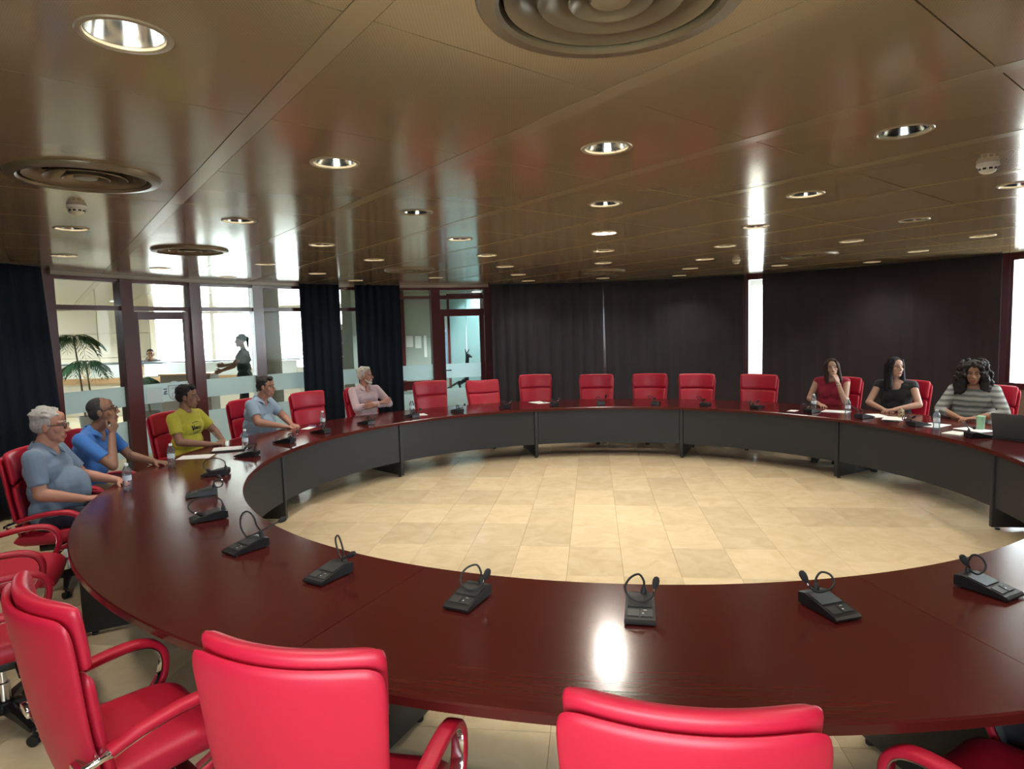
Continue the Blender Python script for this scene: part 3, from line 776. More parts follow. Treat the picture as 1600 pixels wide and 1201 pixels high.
# ================================================================ MICROPHONE UNITS
def make_mic(label, variant, parent_loc, rz):
    """x right of the speaker, +y toward the ring's centre; low edge toward the speaker"""
    t = thing('microphone_unit', label, 'microphone', parent_loc, rz, 'delegate microphones on the ring table')
    m = MB(); w0, w1, L = .060, .056, .105
    V = [(-w0, -L, .006), (w0, -L, .006), (w1, L, .006), (-w1, L, .006), (-w0, -L, .014), (w0, -L, .014), (w0, -L + .01, .021), (-w0, -L + .01, .021),
         (w1, L - .035, .055), (-w1, L - .035, .055), (w1, L, .048), (-w1, L, .048)]
    m.add(V, [(0, 3, 2, 1), (0, 1, 5, 4), (4, 5, 6, 7), (7, 6, 8, 9), (9, 8, 10, 11), (3, 11, 10, 2), (0, 4, 7, 9, 11, 3), (1, 2, 10, 8, 6, 5)])
    obj('base', m, M_BLACK, t, smooth=False)
    ft = MB()
    for sx in (-1, 1):
        for sy in (-1, 1): ft.lathe([(.008, 0), (.008, .007)], 8, (sx * .045, sy * .085, 0))
    obj('rubber_feet', ft, M_RUBBER, t)
    slope = math.atan2(.034, .16)
    def on_top(x, y, dz): return Vector((x, y, .021 + (y + L - .01) * .034 / .16 + dz))
    rx = Matrix.Rotation(slope, 3, 'X')
    pl = MB()
    pl.bbox(on_top(0, .018, .0015), (.096, .075, .003), .001, m=rx); o = obj('speaker_grille', pl, mat('grille_grey', (.026, .027, .028), .5, bump=(900, .5)), t, smooth=False)
    bt = MB().bbox(on_top(-.026, -.055, .0015), (.044, .044, .003), .001, m=rx).bbox(on_top(.026, -.055, .0015), (.044, .044, .003), .001, m=rx)
    obj('button_plate', bt, mat('plate_grey', (.05, .052, .052), .35, .3), t, smooth=False)
    ld = MB().lathe([(.0035, -.001), (.0035, .0015)], 8, on_top(.012, -.06, .003)); ld.bbox(on_top(.02, -.04, .0035), (.012, .002, .001), .0003, m=rx)
    obj('indicator', ld, M_WHITE, t)
    pivot = on_top(.016, .085, -.006)
    obj('neck_socket', MB().lathe([(.013, -.004), (.013, .012), (.009, .02), (.006, .028)], 12, pivot), M_RUBBER, t)
    c = pivot + Vector((0, 0, .026))
    if variant == 0:      # loop folded to the left, head upright at right
        P = [c, c + Vector((0, 0, .025)), c + Vector((-.02, 0, .052)), c + Vector((-.055, -.02, .042)), c + Vector((-.075, -.045, .01)), c + Vector((-.055, -.07, -.018)), c + Vector((-.01, -.08, -.028)), c + Vector((.03, -.065, -.016)), c + Vector((.042, -.045, .012))]
    elif variant == 1:    # loop folded to the right, head at left
        P = [c, c + Vector((0, 0, .022)), c + Vector((.02, -.005, .045)), c + Vector((.05, -.02, .036)), c + Vector((.052, -.04, .01)), c + Vector((.02, -.052, -.008)), c + Vector((-.035, -.055, -.012)), c + Vector((-.066, -.046, .004)), c + Vector((-.078, -.036, .028))]
    elif variant == 2:    # tall leaning loop
        P = [c, c + Vector((-.004, .0, .03)), c + Vector((-.022, .004, .07)), c + Vector((-.042, .008, .092)), c + Vector((-.054, .004, .082)), c + Vector((-.046, -.004, .058)), c + Vector((-.02, -.016, .022)), c + Vector((.006, -.026, .0)), c + Vector((.03, -.03, .002)), c + Vector((.05, -.026, .012))]
    elif variant == 3:    # big ring, head reaching forward
        P = [c + Vector((.02 * 0, 0, 0))] + [c + Vector((-.062 + .066 * math.cos(q), -.028 - .012 * q / 3, .045 + .066 * math.sin(q))) for q in [0 + k * .62 for k in range(0, 8)]] + [c + Vector((-.03, -.06, -.015)), c + Vector((.02, .0, .012)), c + Vector((.045, .045, .035)), c + Vector((.055, .07, .044))]
    elif variant == 4:    # arch falling back to the low edge
        P = [c, c + Vector((-.004, -.01, .035)), c + Vector((-.02, -.05, .056)), c + Vector((-.045, -.11, .058)), c + Vector((-.066, -.165, .04)), c + Vector((-.066, -.19, .008)), c + Vector((-.045, -.175, -.022)), c + Vector((-.015, -.15, -.030))]
    elif variant == 5:    # low arch lying to the side
        P = [c, c + Vector((.004, .012, .02)), c + Vector((.02, .03, .045)), c + Vector((.06, .02, .06)), c + Vector((.085, -.02, .048)), c + Vector((.08, -.05, .02)), c + Vector((.05, -.07, .0)), c + Vector((.02, -.06, .004))]
    else:                 # short coil behind, head dropping down
        P = [c] + [c + Vector((.012 + .004 * q, .030 + .030 * math.cos(q + PI), .006 + .028 * math.sin(q))) for q in [.4 + .7 * k for k in range(15)]] + [c + Vector((-.03, .06, .0)), c + Vector((-.055, .05, .015))]
    sp = smooth_path(P, 5)
    obj('gooseneck', MB().tube(sp, .0046, 8), M_RUBBER, t)
    a, b = Vector(sp[-3]), Vector(sp[-1]); d = (b - a).normalized()
    hd = MB().tube([b - d * .004, b + d * .004, b + d * .016, b + d * .034, b + d * .046, b + d * .050], [.005, .009, .0135, .0145, .010, .003], 14)
    mh = obj('microphone_head', hd, mat('foam_black', (.014, .013, .014), .8, bump=(500, .4)), t)
    obj('collar', MB().tube([b - d * .012, b - d * .002], .0062, 10), M_CHROME, mh)
    return t
MICS = [(-169.0, 4, 0, 'black microphone unit before the blue polo man, neck arched over the table'), (-157.3, 6, 0, 'black microphone unit on the left side, second nearest of the overlapping trio'),
        (-145.6, 4, 0, 'black microphone unit on the left with its neck arched in a wide low loop'), (-132.9, 3, 8, 'black microphone unit at left with a thin gooseneck ring, head over the gap'),
        (-121.3, 2, 0, 'black microphone unit in front of the big left corner chair, tall narrow loop'), (-109.0, 0, -8, 'grey plated microphone unit with a round loop, left one at bottom middle'),
        (-97.3, 0, -4, 'microphone unit with a round loop beside the bright lamp reflection on the table'), (-85.1, 1, 12, 'black microphone unit with its head tilted left, lower right of the table'),
        (-72.8, 1, 10, 'black microphone unit at the lower right edge with a wide loop'), (1.6, 5, 0, 'black microphone unit beside the open laptop at the right'),
        (14.0, 6, 0, 'black microphone unit in front of the woman in the striped jumper'), (25.3, 5, 0, 'black microphone unit in front of the woman in the black top'),
        (36.3, 6, 0, 'black microphone unit in front of the woman in red, beside a bottle'), (48.2, 6, 0, 'dark grey microphone unit in front of the empty chair below the bright window strip'),
        (59.7, 5, 0, 'dark grey microphone unit with a thin loop, second right of the curtain slit'), (71.1, 5, 0, 'dark grey microphone unit before the first chair right of the curtain slit'),
        (84.0, 1, 0, 'dark grey microphone unit before the chair under the thin curtain slit'), (95.4, 6, 0, 'black microphone unit right of the white sheet at the far side'),
        (107.5, 6, 0, 'black microphone unit before the reclined chair at the right glass door'), (119.4, 6, 0, 'black microphone unit left of the reclined chair at the far side'),
        (131.0, 6, 0, 'black microphone unit beside the bottle next to the man in pink'), (143.0, 6, 0, 'black microphone unit in front of the man in the pink shirt'),
        (155.3, 5, 0, 'black microphone unit before the empty chair left of the man in pink'), (165.7, 6, 0, 'black microphone unit before the hands of the man in the light blue shirt'),
        (177.8, 5, 0, 'black microphone unit beside the open folder and bottle at the left')]
for a, v, tn, lb in MICS:
    make_mic(lb, v, pol(a, 3.47 if abs(a + 90) > 45 else 3.50, TZ), math.radians(a + 90 + tn))

# ================================================================ CEILING FITTINGS
M_REFL = mat('lamp_reflector', (.80, .80, .79), .16, 1.)
M_TRIM = mat('downlight_trim', (.34, .28, .18), .3, .4)
def lampmat(n, s, c=(1, .96, .88)): return mat(n, (.9, .9, .88), .4, emit=(c, s))
LAMP_OFF = mat('lamp_glass', (.8, .82, .82), .25)
def make_downlight(lampm):
    t = thing('downlight', '', 'ceiling light')
    obj('trim_ring', MB().lathe([(.100, .016), (.101, -.002), (.106, -.006), (.118, -.005), (.121, -.0003), (.112, .0)], 32, caps=False), M_TRIM, t)
    obj('reflector', MB().lathe([(.099, .008), (.094, .03), (.082, .07), (.062, .10), (.045, .112), (.001, .114)], 32, caps=False), M_REFL, t)
    lm = MB()
    for s in (-.024, .024):
        lm.cone((s, -.05, .07), (s, .05, .07), .013, .013, n=10)
    lm.bbox((0, -.06, .072), (.08, .02, .035), .004)
    obj('lamp_tube', lm, lampm, t)
    return t
LABROWS = {}
for i, j in LIGHT_CELLS:
    c = cellc(i, j); LABROWS.setdefault(round((c.y + .13 * c.x) / 1.43), []).append((c.x, i, j))
proto = {}
ORD = ['first', 'second', 'third', 'fourth', 'fifth', 'sixth', 'seventh', 'eighth', 'ninth', 'tenth', 'eleventh', 'twelfth']
rows = sorted(LABROWS)
DIM_W, DARK = 1.4, [(2, 2), (-1, 3), (0, 6)]
for rn, r_ in enumerate(rows):
    L_ = sorted(LABROWS[r_])
    for q, (x, i, j) in enumerate(L_):
        c = cellc(i, j)
        kind = 'lit' if (i, j) == (2, 4) else 'dark' if (i, j) in DARK else 'dim'
        if kind not in proto:
            proto[kind] = o = make_downlight({'lit': lampmat('lamp_lit', 60), 'dim': lampmat('lamp_dim', 3, (.95, 1, .97)), 'dark': LAMP_OFF}[kind]); o.location = c
        else: o = dup(proto[kind], c)
        o['group'] = 'recessed ceiling downlights'
        o['label'] = 'brightly lit round downlight above the middle of the room' if kind == 'lit' else '%s recessed ceiling downlight, %s from the left in the %s row from the viewer' % ('unlit bluish' if kind == 'dark' else 'silvery', ORD[min(q, 11)], ORD[min(rn, 11)])
        if kind != 'dark':
            l = bpy.data.lights.new('downlight_bulb', 'AREA'); l.shape = 'DISK'; l.size = .16; l.spread = PI if kind == 'lit' else 1.9; l.energy = 28 if kind == 'lit' else DIM_W; l.color = (1, .93, .82)
            lo = bpy.data.objects.new('downlight_bulb', l); COL.objects.link(lo); lo.parent = o; lo.location = (0, 0, .035)
lob0 = thing('downlight', '', 'ceiling light')
obj('trim_ring', MB().lathe([(.095, 0), (.10, -.006), (.118, -.006), (.122, 0)], 32, caps=False), M_TRIM, lob0)
obj('diffuser', MB().lathe([(.001, -.003), (.098, -.003), (.098, -.0001), (.001, -.0001)], 32, caps=False), lampmat('lamp_lobby', 5, (.92, .98, 1)), lob0)
for k, (x, y) in enumerate([(-10.2, 10.9), (-8.4, 11.1), (-12.2, 14.2), (-8.8, 14.6), (-13.2, 16.4), (-11.4, 16.6), (-1.9, 13.5), (-6.0, 14.0), (-.8, 13.6), (-.75, 14.82)]):  # unseen final pair added to brighten the dark corridor
    o = lob0 if k == 0 else dup(lob0); o.location = (x, y, H - .0005); o['group'] = 'lobby downlights'; o['label'] = 'small downlight in the lobby ceiling beyond the glass, %s of a partly added set' % ORD[k]
    l = bpy.data.lights.new('downlight_bulb', 'AREA'); l.shape = 'DISK'; l.size = .16; l.spread = 2.0; l.color = (.84, .95, 1); l.energy = 7 if x > -3 else 13
    lo = bpy.data.objects.new('downlight_bulb', l); COL.objects.link(lo); lo.parent = o; lo.location = (0, 0, -.012)
def make_vent():
    t = thing('air_diffuser', '', 'air vent')
    obj('outer_rim', MB().lathe([(.285, .02), (.285, -.012), (.295, -.022), (.335, -.018), (.345, -.004), (.345, 0)], 40, caps=False), M_VENT, t)
    for k, (r0, r1) in enumerate(((.215, .27), (.135, .185), (.06, .105))):
        obj('cone_ring', MB().lathe([(r0, .055 - .004 * k), (r0 + .01, .03), ((r0 + r1) / 2, .006), (r1, -.008 - .004 * k), (r1 + .003, -.004 - .004 * k), ((r0 + r1) / 2 + .004, .012), (r0 + .014, .035), (r0 + .004, .058)], 40, caps=False), M_VENT, t)
    obj('centre_disc', MB().lathe([(.001, -.014), (.05, -.012), (.055, -.004), (.05, .0), (.001, .002)], 32, caps=False), M_VENT, t)
    bkm = MB().lathe([(.29, .02), (.29, .1), (.001, .1)], 40, caps=False)
    for q in (0, PI / 2): bkm.box((0, 0, .05), (.52, .012, .012), q)
    obj('neck', bkm, mat('duct_dark', (.035, .03, .022), .7), t)
    return t
v0 = make_vent(); VL = ['large round air diffuser cut by the top edge of the photo', 'large round air diffuser at upper left over the curtain', 'round air diffuser at left above the glass entrance', 'round air diffuser above the dark curtain left of the right door', 'round air diffuser at the far side above the thin curtain slit', 'round air diffuser at far right above the woman in red']
for k, (i, j) in enumerate(VENTS):
    o = v0 if k == 0 else dup(v0); o.location = cellc(i, j); o['label'] = VL[k]; o['group'] = 'round air diffusers'
def make_detector(loc, label):
    t = thing('smoke_detector', label, 'smoke detector', loc, 0, 'smoke detectors')
    obj('base', MB().lathe([(.052, 0), (.054, -.004), (.054, -.016), (.046, -.02), (.001, -.02)], 24, caps=False), M_BEIGE, t)
    obj('cage', MB().lathe([(.044, -.018), (.046, -.03), (.036, -.048), (.024, -.054), (.001, -.055)], 24, caps=False), mat('detector_cream', (.62, .58, .46), .5), t)
    sl = MB()
    for k in range(10):
        q = 2 * PI * k / 10; sl.box((.0445 * math.cos(q), .0445 * math.sin(q), -.033), (.006, .016, .010), q)
    obj('slots', sl, M_BLACK, t)
make_detector((-2.68, 4.13, H), 'small round smoke detector at left, below the big air diffuser')
make_detector((2.65, 3.66, H), 'small round smoke detector near the upper right edge')
make_detector((3.07, 8.87, H), 'small dark smoke detector beside the reflection of the bright window strip')

# ================================================================ THINGS ON THE TABLE
M_PET = mat_glass('clear_plastic', (.86, .90, .93), .10, (.8, .85, .9))
M_BLUELBL = mat('label_blue_white', (.62, .70, .80), .5, noise=(60, .35))
def bottle(a, r, label, cap=(.75, .8, .85), s=1.0, fill=.5):
    t = thing('water_bottle', label, 'bottle', pol(a, r, TZ), 0, 'plastic water bottles')
    prof = [(.001, .004), (.022, .0), (.031, .006), (.032, .03), (.030, .045), (.032, .06), (.032, .075), (.0295, .082), (.0295, .125), (.032, .132), (.0315, .15), (.024, .172), (.0135, .188), (.0125, .196)]
    obj('shell', MB().lathe([(r_ * s, z * s) for r_, z in prof], 20, caps=False), M_PET, t, angle=60)
    obj('paper_label', MB().lathe([(.0302 * s, .084 * s), (.0302 * s, .123 * s)], 20, caps=False), M_BLUELBL, t)
    obj('cap', MB().lathe([(.0145 * s, .192 * s), (.0148 * s, .196 * s), (.0148 * s, .209 * s), (.012 * s, .211 * s), (.001, .211 * s)], 18, caps=False), mat('cap_%d' % int(cap[0] * 100), cap, .4), t)
    return t
BOT = [(-163.6, 4.02, 'clear water bottle standing before the blue polo man at the left table edge'), (-176.0, 3.98, 'clear water bottle before the man in the yellow t-shirt'),
       (172.3, 3.66, 'clear water bottle standing beside the folder between yellow and light blue shirts'), (150.4, 3.72, 'clear water bottle before the empty chair left of the man in pink'),
       (128.5, 3.72, 'clear water bottle right of the man in the pink shirt'), (37.6, 3.66, 'clear water bottle left of the woman in red, beside a microphone'),
       (29.3, 3.52, 'clear water bottle right of the woman in red on the table edge'), (9.5, 3.42, 'clear water bottle before the woman in the striped jumper')]
for a, r, lb in BOT: bottle(a, r, lb)
def sheet(a, r, rz, w, h, label, cat='paper', n=1, curl=.0, dz=0.0, m=None, name='paper_sheet', group=None):
    m_ = MB(); z = TZ + .0012 + dz
    m_.grid(lambda u, v: Vector(((u - .5) * w, (v - .5) * h, curl * (v * v) + .0015 * n * 1.0)), 6, 6)
    m_.grid(lambda u, v: Vector(((u - .5) * w, (v - .5) * h, curl * (v * v))), 6, 6, True)
    W = 7
    for e in range(6):
        for a0, a1 in ((e, e + 1), (42 + e, 43 + e), (e * W, e * W + W), (e * W + 6, e * W + W + 6)): m_.f.append((a0, a1, a1 + 49, a0 + 49))
    o = obj(name, m_, m or M_PAPER, None, pol(a, r, z), math.radians(a + 90 + rz), angle=30)
    return tag(o, label, cat, group)
sheet(177.5, 3.98, 12, .21, .297, 'white paper sheet before the man in the yellow t-shirt')
sheet(151.3, 3.90, 20, .21, .10, 'narrow white paper strip before the empty chair left of the man in pink')
sheet(127.6, 3.60, -15, .16, .22, 'white paper under the microphone beside the man in pink')
sheet(97.6, 3.94, 25, .21, .297, 'white paper sheet lying before the pushed back chair at the far side')
sheet(33.6, 3.72, 15, .297, .21, 'white papers in front of the woman in red', n=3)
sheet(40.3, 3.46, 5, .10, .15, 'small white paper between microphone and bottle before the woman in red', dz=.0)
sheet(25.8, 3.72, 62, .21, .297, 'white document at the right hand of the woman in black', n=2)
sheet(21.6, 3.66, 30, .21, .297, 'white document under the leopard bag before the woman in black', n=2, dz=.0042)
sheet(13.3, 3.62, 20, .21, .297, 'white paper before the left arm of the woman in the striped jumper', n=2)
sheet(7.2, 3.72, 8, .297, .21, 'white paper under the hands of the woman in the striped jumper', n=3, dz=.0042)
sheet(5.4, 3.42, 25, .16, .21, 'pale booklet at the inner table edge near the green cup', n=5, m=mat('booklet', (.72, .73, .66), .6), name='booklet', cat='booklet')
sheet(2.0, 3.44, 40, .06, .12, 'white card beside the microphone near the laptop', name='card', cat='card')
# open folder
fo = thing('document_folder', 'open black folder with white pages between yellow and light blue shirts', 'folder', pol(172.2, 3.84, TZ + .001), math.radians(262 + 25))
obj('cover', MB().bbox((0, 0, .006), (.24, .31, .012), .003), M_BLACK, fo, smooth=False)
obj('pages', MB().grid(lambda u, v: Vector(((u - .5) * .21, (v - .5) * .29, .0135 + .012 * math.sin(u * 3))), 8, 6).grid(lambda u, v: Vector(((u - .5) * .21, (v - .5) * .29, .0125)), 8, 6, True), M_PAPER, fo)
# phone-like devices and pens
def pen(a, r, rz, label, c):
    t = thing('pen', label, 'pen', pol(a, r, TZ + .0065), math.radians(rz), 'pens')
    obj('barrel', MB().tube([(0, -.06, 0), (0, .055, 0)], .0048, 8), mat('pen_%d' % int(c[2] * 100), c, .4), t)
    obj('tip', MB().tube([(0, .055, 0), (0, .068, 0)], [.0045, .001], 8), M_CHROME, t)
pen(149.2, 3.98, 75, 'thin purple pen lying on the paper strip', (.25, .2, .5)); pen(96.6, 3.92, 20, 'dark pen lying on the far white sheet', (.03, .03, .06))
ph = thing('mobile_phone', 'black mobile phone lying on the table before the woman in black', 'phone', pol(19.6, 3.46, TZ), math.radians(70))
obj('body', MB().bbox((0, 0, .0045), (.074, .15, .009), .003), M_BLACK, ph, smooth=False)
obj('screen', MB().bbox((0, 0, .0093), (.068, .14, .0008), .0003), mat('screen_glass', (.01, .01, .012), .08), ph, smooth=False)
# green cup
cu_ = thing('green_tumbler', 'pale green plastic tumbler beside the laptop at right', 'cup', pol(7.4, 3.80, TZ))
obj('cup', MB().lathe([(.001, .003), (.030, 0), (.033, .004), (.038, .13), (.0365, .13), (.031, .008), (.001, .007)], 24, caps=False), mat('mint_plastic', (.30, .52, .33), .4), cu_, angle=50)
obj('lid', MB().lathe([(.039, .127), (.040, .134), (.036, .142), (.001, .143)], 24, caps=False), mat('mint_lid', (.34, .56, .37), .35), cu_, angle=50)
# laptop, seen from behind
lp = thing('laptop', 'open grey laptop with its dark back turned to the room at the right edge', 'laptop', pol(-1.0, 3.74, TZ), math.radians(122))
obj('base', MB().bbox((0, -.02, .009), (.36, .24, .018), .004), mat('laptop_grey', (.10, .105, .11), .4, .4), lp, smooth=False)
scn = MB().bbox((0, 0, .12), (.36, .010, .24), .004); scn.xf(Matrix.Translation((0, .105, .014)) @ Matrix.Rotation(math.radians(-14), 4, 'X'))
so_ = obj('screen', scn, mat('laptop_lid', (.075, .08, .085), .35, .4), lp, smooth=False)
obj('hinge', MB().tube([(-.12, .102, .016), (.12, .102, .016)], .007, 10), M_BLACK, lp)
kb = MB()
for r_ in range(4):
    for c_ in range(12): kb.box((-.15 + .0272 * c_, -.06 + .026 * r_, .019), (.023, .021, .003))
obj('keyboard', kb, M_BLACK, lp, smooth=False)
# leopard print purse
M_LEO = mat('leopard_cloth', (.22, .16, .09), .8)
nt = M_LEO.node_tree; vo = nt.nodes.new('ShaderNodeTexVoronoi'); vo.inputs['Scale'].default_value = 38; tcn = nt.nodes.new('ShaderNodeTexCoord')
nt.links.new(tcn.outputs['Object'], vo.inputs['Vector']); crn = nt.nodes.new('ShaderNodeValToRGB'); crn.color_ramp.elements[0].position = .28; crn.color_ramp.elements[0].color = (.02, .015, .012, 1)
crn.color_ramp.elements[1].position = .42; crn.color_ramp.elements[1].color = (.34, .25, .14, 1); nt.links.new(vo.outputs['Distance'], crn.inputs[0]); nt.links.new(crn.outputs[0], nt.nodes['Principled BSDF'].inputs['Base Color'])
pu = thing('leopard_purse', 'leopard print purse on the table beside the woman in black', 'purse', pol(22.6, 3.86, TZ), math.radians(60))
def purse(u, v):
    a = (u - .5) * 2; b = v; w = .12 * (1 - .25 * b * b); th = .034 * (1 - b ** 3) + .004
    return a * w, b, th
pm = MB()
for sd in (-1, 1):
    pm.grid(lambda u, v: Vector(((u - .5) * 2 * .115 * (1 - .3 * v * v), sd * .034 * math.sqrt(max(0, 1 - ((u - .5) * 2) ** 4)) * math.sqrt(max(0, 1 - (2 * v - .8) ** 4 if v > .4 else 1)), .002 + .10 * v)), 14, 8, sd > 0)
pm.add([(-.11, -.03, .001), (.11, -.03, .001), (.11, .03, .001), (-.11, .03, .001)], [(0, 1, 2, 3)])
obj('pouch', pm, M_LEO, pu, angle=60)
obj('clasp_frame', MB().tube(smooth_path([(-.085, 0, .095), (-.04, 0, .106), (.04, 0, .106), (.085, 0, .095)], 4), .005, 8), mat('brass', (.5, .36, .12), .3, 1.), pu)
# ================================================================ PEOPLE
from mathutils.bvhtree import BVHTree
def remesh(mb, voxel, it=3, name='skin', fac=.5):
    me = mb.mesh(name, False); o = bpy.data.objects.new('tmp', me); COL.objects.link(o)
    m = o.modifiers.new('r', 'REMESH'); m.mode = 'VOXEL'; m.voxel_size = voxel; m.use_smooth_shade = True
    if it: s = o.modifiers.new('s', 'SMOOTH'); s.factor = fac; s.iterations = it
    dg = bpy.context.evaluated_depsgraph_get()
    r = bpy.data.meshes.new_from_object(o.evaluated_get(dg)); r.name = name
    bpy.data.objects.remove(o); bpy.data.meshes.remove(me)
    for p in r.polygons: p.use_smooth = True
    return r
def V3(*a): return Vector(a)
def hand(mb, w, d, n, thumb_side, curl=.35, spread=1.0):
    """w wrist, d direction of the fingers, n direction the palm faces; thumb_side +1/-1 along x = n x d"""
    d = Vector(d).normalized(); n = Vector(n); n = (n - d * n.dot(d)).normalized(); x = n.cross(d)
    lens = [.074, .084, .078, .060]
    for i in range(4):
        o = (i - 1.5) * thumb_side * -1
        k = w + d * (.088 - .006 * abs(i - 1.2)) + x * o * .0215
        mb.cone(w + d * .012 + x * o * .012, k, .0165, .0115, n=10)
        c = k; dd = (d + x * o * .07 * spread).normalized(); L = lens[i]
        for q, fr in enumerate((.46, .30, .24)):
            ang = curl * (.8, 1.25, .9)[q]
            axis = dd.cross(n).normalized(); dd = Matrix.Rotation(ang, 3, axis) @ dd; n2 = Matrix.Rotation(ang, 3, axis) @ n
            e = c + dd * L * fr; mb.cone(c, e, .0098 - .0012 * q, .0088 - .0012 * q, n=8); c = e; n = n2
        n = (Vector(n)); n = x.cross(d) * -1 if False else (d.cross(x))
        n = -n if n.dot(Vector((0, 0, 0))) > 0 else n
        n = x.cross(d) * -1
    nn = -x.cross(d)
    t0 = w + d * .022 + x * thumb_side * .022
    t1 = t0 + (d * .55 + x * thumb_side * .75 + nn * .35).normalized() * .042
    t2 = t1 + (d * .9 + x * thumb_side * .25 + nn * .4).normalized() * .034
    t3 = t2 + (d * .95 + x * thumb_side * .0 + nn * .45).normalized() * .026
    mb.cone(t0, t1, .0165, .0125, n=8); mb.cone(t1, t2, .012, .0105, n=8); mb.cone(t2, t3, .0102, .0082, n=8)

def M_skin(n, c): return mat('skin_' + n, c, .5, noise=(30, .08), bump=(180, .12, .001))
def person(label, a, r, sp):
    rz = math.radians(a + 90 + sp.get('turn', 0))
    root = thing('person', label, 'person', pol(a, r) if r else sp['loc'], rz if r else sp['rz'])
    L = sp.get('lean', .05); b = sp.get('build', 1.0); belly = sp.get('belly', 0.); fem = sp.get('fem', False); sh = sp.get('sh', .185 if fem else .205)
    y0 = sp.get('y0', -.13); dz = sp.get('dz', 0.0)
    Y = lambda z: y0 + L * (z - .5)
    hd = V3(*sp.get('head', (0, Y(1.25) + .035, 1.262 + dz))) + V3(0, 0, -.012 if fem else -.026)
    hs = sp.get('hs', 1.0) * (1.03 if fem else 1.06)
    HM = Matrix.Translation(hd) @ Matrix.Rotation(math.radians(sp.get('yaw', 0)), 4, 'Z') @ Matrix.Rotation(math.radians(sp.get('pitch', 0)), 4, 'X') @ Matrix.Rotation(math.radians(sp.get('roll', 0)), 4, 'Y') @ Matrix.Scale(hs, 4)
    S = {s: V3(s * sh, Y(1.03) - .005, 1.025 + dz) for s in (-1, 1)}
    E_ = {1: V3(*sp['rel']), -1: V3(*sp['lel'])}; W = {1: V3(*sp['rwr']), -1: V3(*sp['lwr'])}
    skin = MB()
    # head
    h = MB(); ell = h.ell
    ell((0, -.014, .034), (.074, .093, .084), 18, 12); ell((0, .022, -.040), (.0585, .064, .074), 16, 10)
    ell((0, .058, -.098), (.030, .024, .020)); ell((0, .03, -.075), (.052, .05, .035))
    for s in (-1, 1):
        ell((s * .036, .050, -.028), (.027, .024, .026)); ell((s * .078, -.008, -.008), (.010, .021, .032), 10, 8)
        h.cone((s * .046, .062, .025), (s * .012, .076, .022), .010, .011); ell((s * .0125, .094, -.036), (.010, .012, .009), 8, 6)
    h.cone((0, .082, .014), (0, .108, -.030), .0085, .0125); ell((0, .060, .05), (.048, .022, .04))
    h.cone((-.020, .080, -.066), (.020, .080, -.066), .0095, .0095); h.cone((-.016, .079, -.077), (.016, .079, -.077), .009, .009)
    h.xf(HM); skin.add(h.v, h.f)
    nb = V3(0, Y(1.07) - .01, 1.065 + dz)
    skin.cone(nb, HM @ V3(0, -.022, -.075), .064 if not fem else .054, .057 if not fem else .047)
    if sp.get('double_chin'): skin.cone(HM @ V3(0, .03, -.09), nb + V3(0, .05, .03), .036, .044)
    # trunk
    def trunk(m, e=0.0):
        m.cone((-.085 * b, Y(.6), .60), (.085 * b, Y(.6), .60), .118 * b + e, .118 * b + e)
        m.cone((-.075 * b, Y(.76), .76 + dz), (.075 * b, Y(.76), .76 + dz), .108 * b + e, .108 * b + e)
        if belly: m.ell((0, Y(.73) + .085 * belly, .745), (.155 * b + e, .12 + .05 * belly + e, .185 + e), 18, 12)
        m.cone((-.088, Y(.91), .91 + dz), (.088, Y(.91), .91 + dz), .112 * b + e, .112 * b + e)
        m.cone((-.115, Y(.99) - .005, .985 + dz), (.115, Y(.99) - .005, .985 + dz), .083 * b + e, .083 * b + e)
        for s in (-1, 1):
            m.cone((0, Y(1.05) - .012, 1.045 + dz), S[s] + V3(-s * .012, 0, 0), .066 + e, .055 + e)
            m.cone((0, Y(1.1) - .018, 1.095 + dz), S[s] + V3(-s * .07, -.005, .025), .044 + e, .036 + e)
            m.cone((s * .09, Y(.8), .8 + dz), (s * .105, Y(.96), .96 + dz), .085 * b + e, .08 * b + e)
            if fem: m.ell((s * .068, Y(.9) + .070, .885 + dz), (.074 + e, .058 + e, .08 + e))
    trunk(skin, -.018)
    for s in (-1, 1):
        skin.cone(S[s], E_[s], .052 * sp.get('arm', 1), .041 * sp.get('arm', 1)); skin.cone(E_[s], W[s], .043 * sp.get('arm', 1), .027)
        fr = (W[s] - E_[s]).normalized()
        skin.cone(E_[s] + fr * .02, E_[s] + fr * .12, .042 * sp.get('arm', 1), .038 * sp.get('arm', 1))
        hdn = sp.get('rh' if s == 1 else 'lh', {})
        hand(skin, W[s], hdn.get('d', fr), hdn.get('n', (0, 0, -1)), hdn.get('t', -s), hdn.get('curl', .35))
        if sp.get('stand'): pass
    nv = sp.get('neck', 'v')
    if nv == 'v': skin.ell((0, Y(1.04) + .062, 1.035 + dz), (.036, .030, .062), 12, 10)
    elif nv == 'deep': skin.ell((0, Y(.99) + .060, 1.000 + dz), (.075, .036, .085), 14, 10); skin.ell((0, Y(1.04) + .03, 1.06 + dz), (.10, .05, .04), 14, 10)
    elif nv == 'crew': skin.ell((0, Y(1.04) + .012, 1.078 + dz), (.068, .058, .022), 12, 10)
    elif nv == 'wide': skin.ell((0, Y(1.04) + .035, 1.06 + dz), (.085, .05, .045), 14, 10)
    SK = M_skin(sp['tone'][0], sp['tone'][1])
    link('body', remesh(skin, sp.get('vox', .0055), 4, 'body'), SK, root)
    # shirt
    top = MB(); e = sp.get('loose', .004); trunk(top, e)
    sl = sp.get('sleeve', .62)
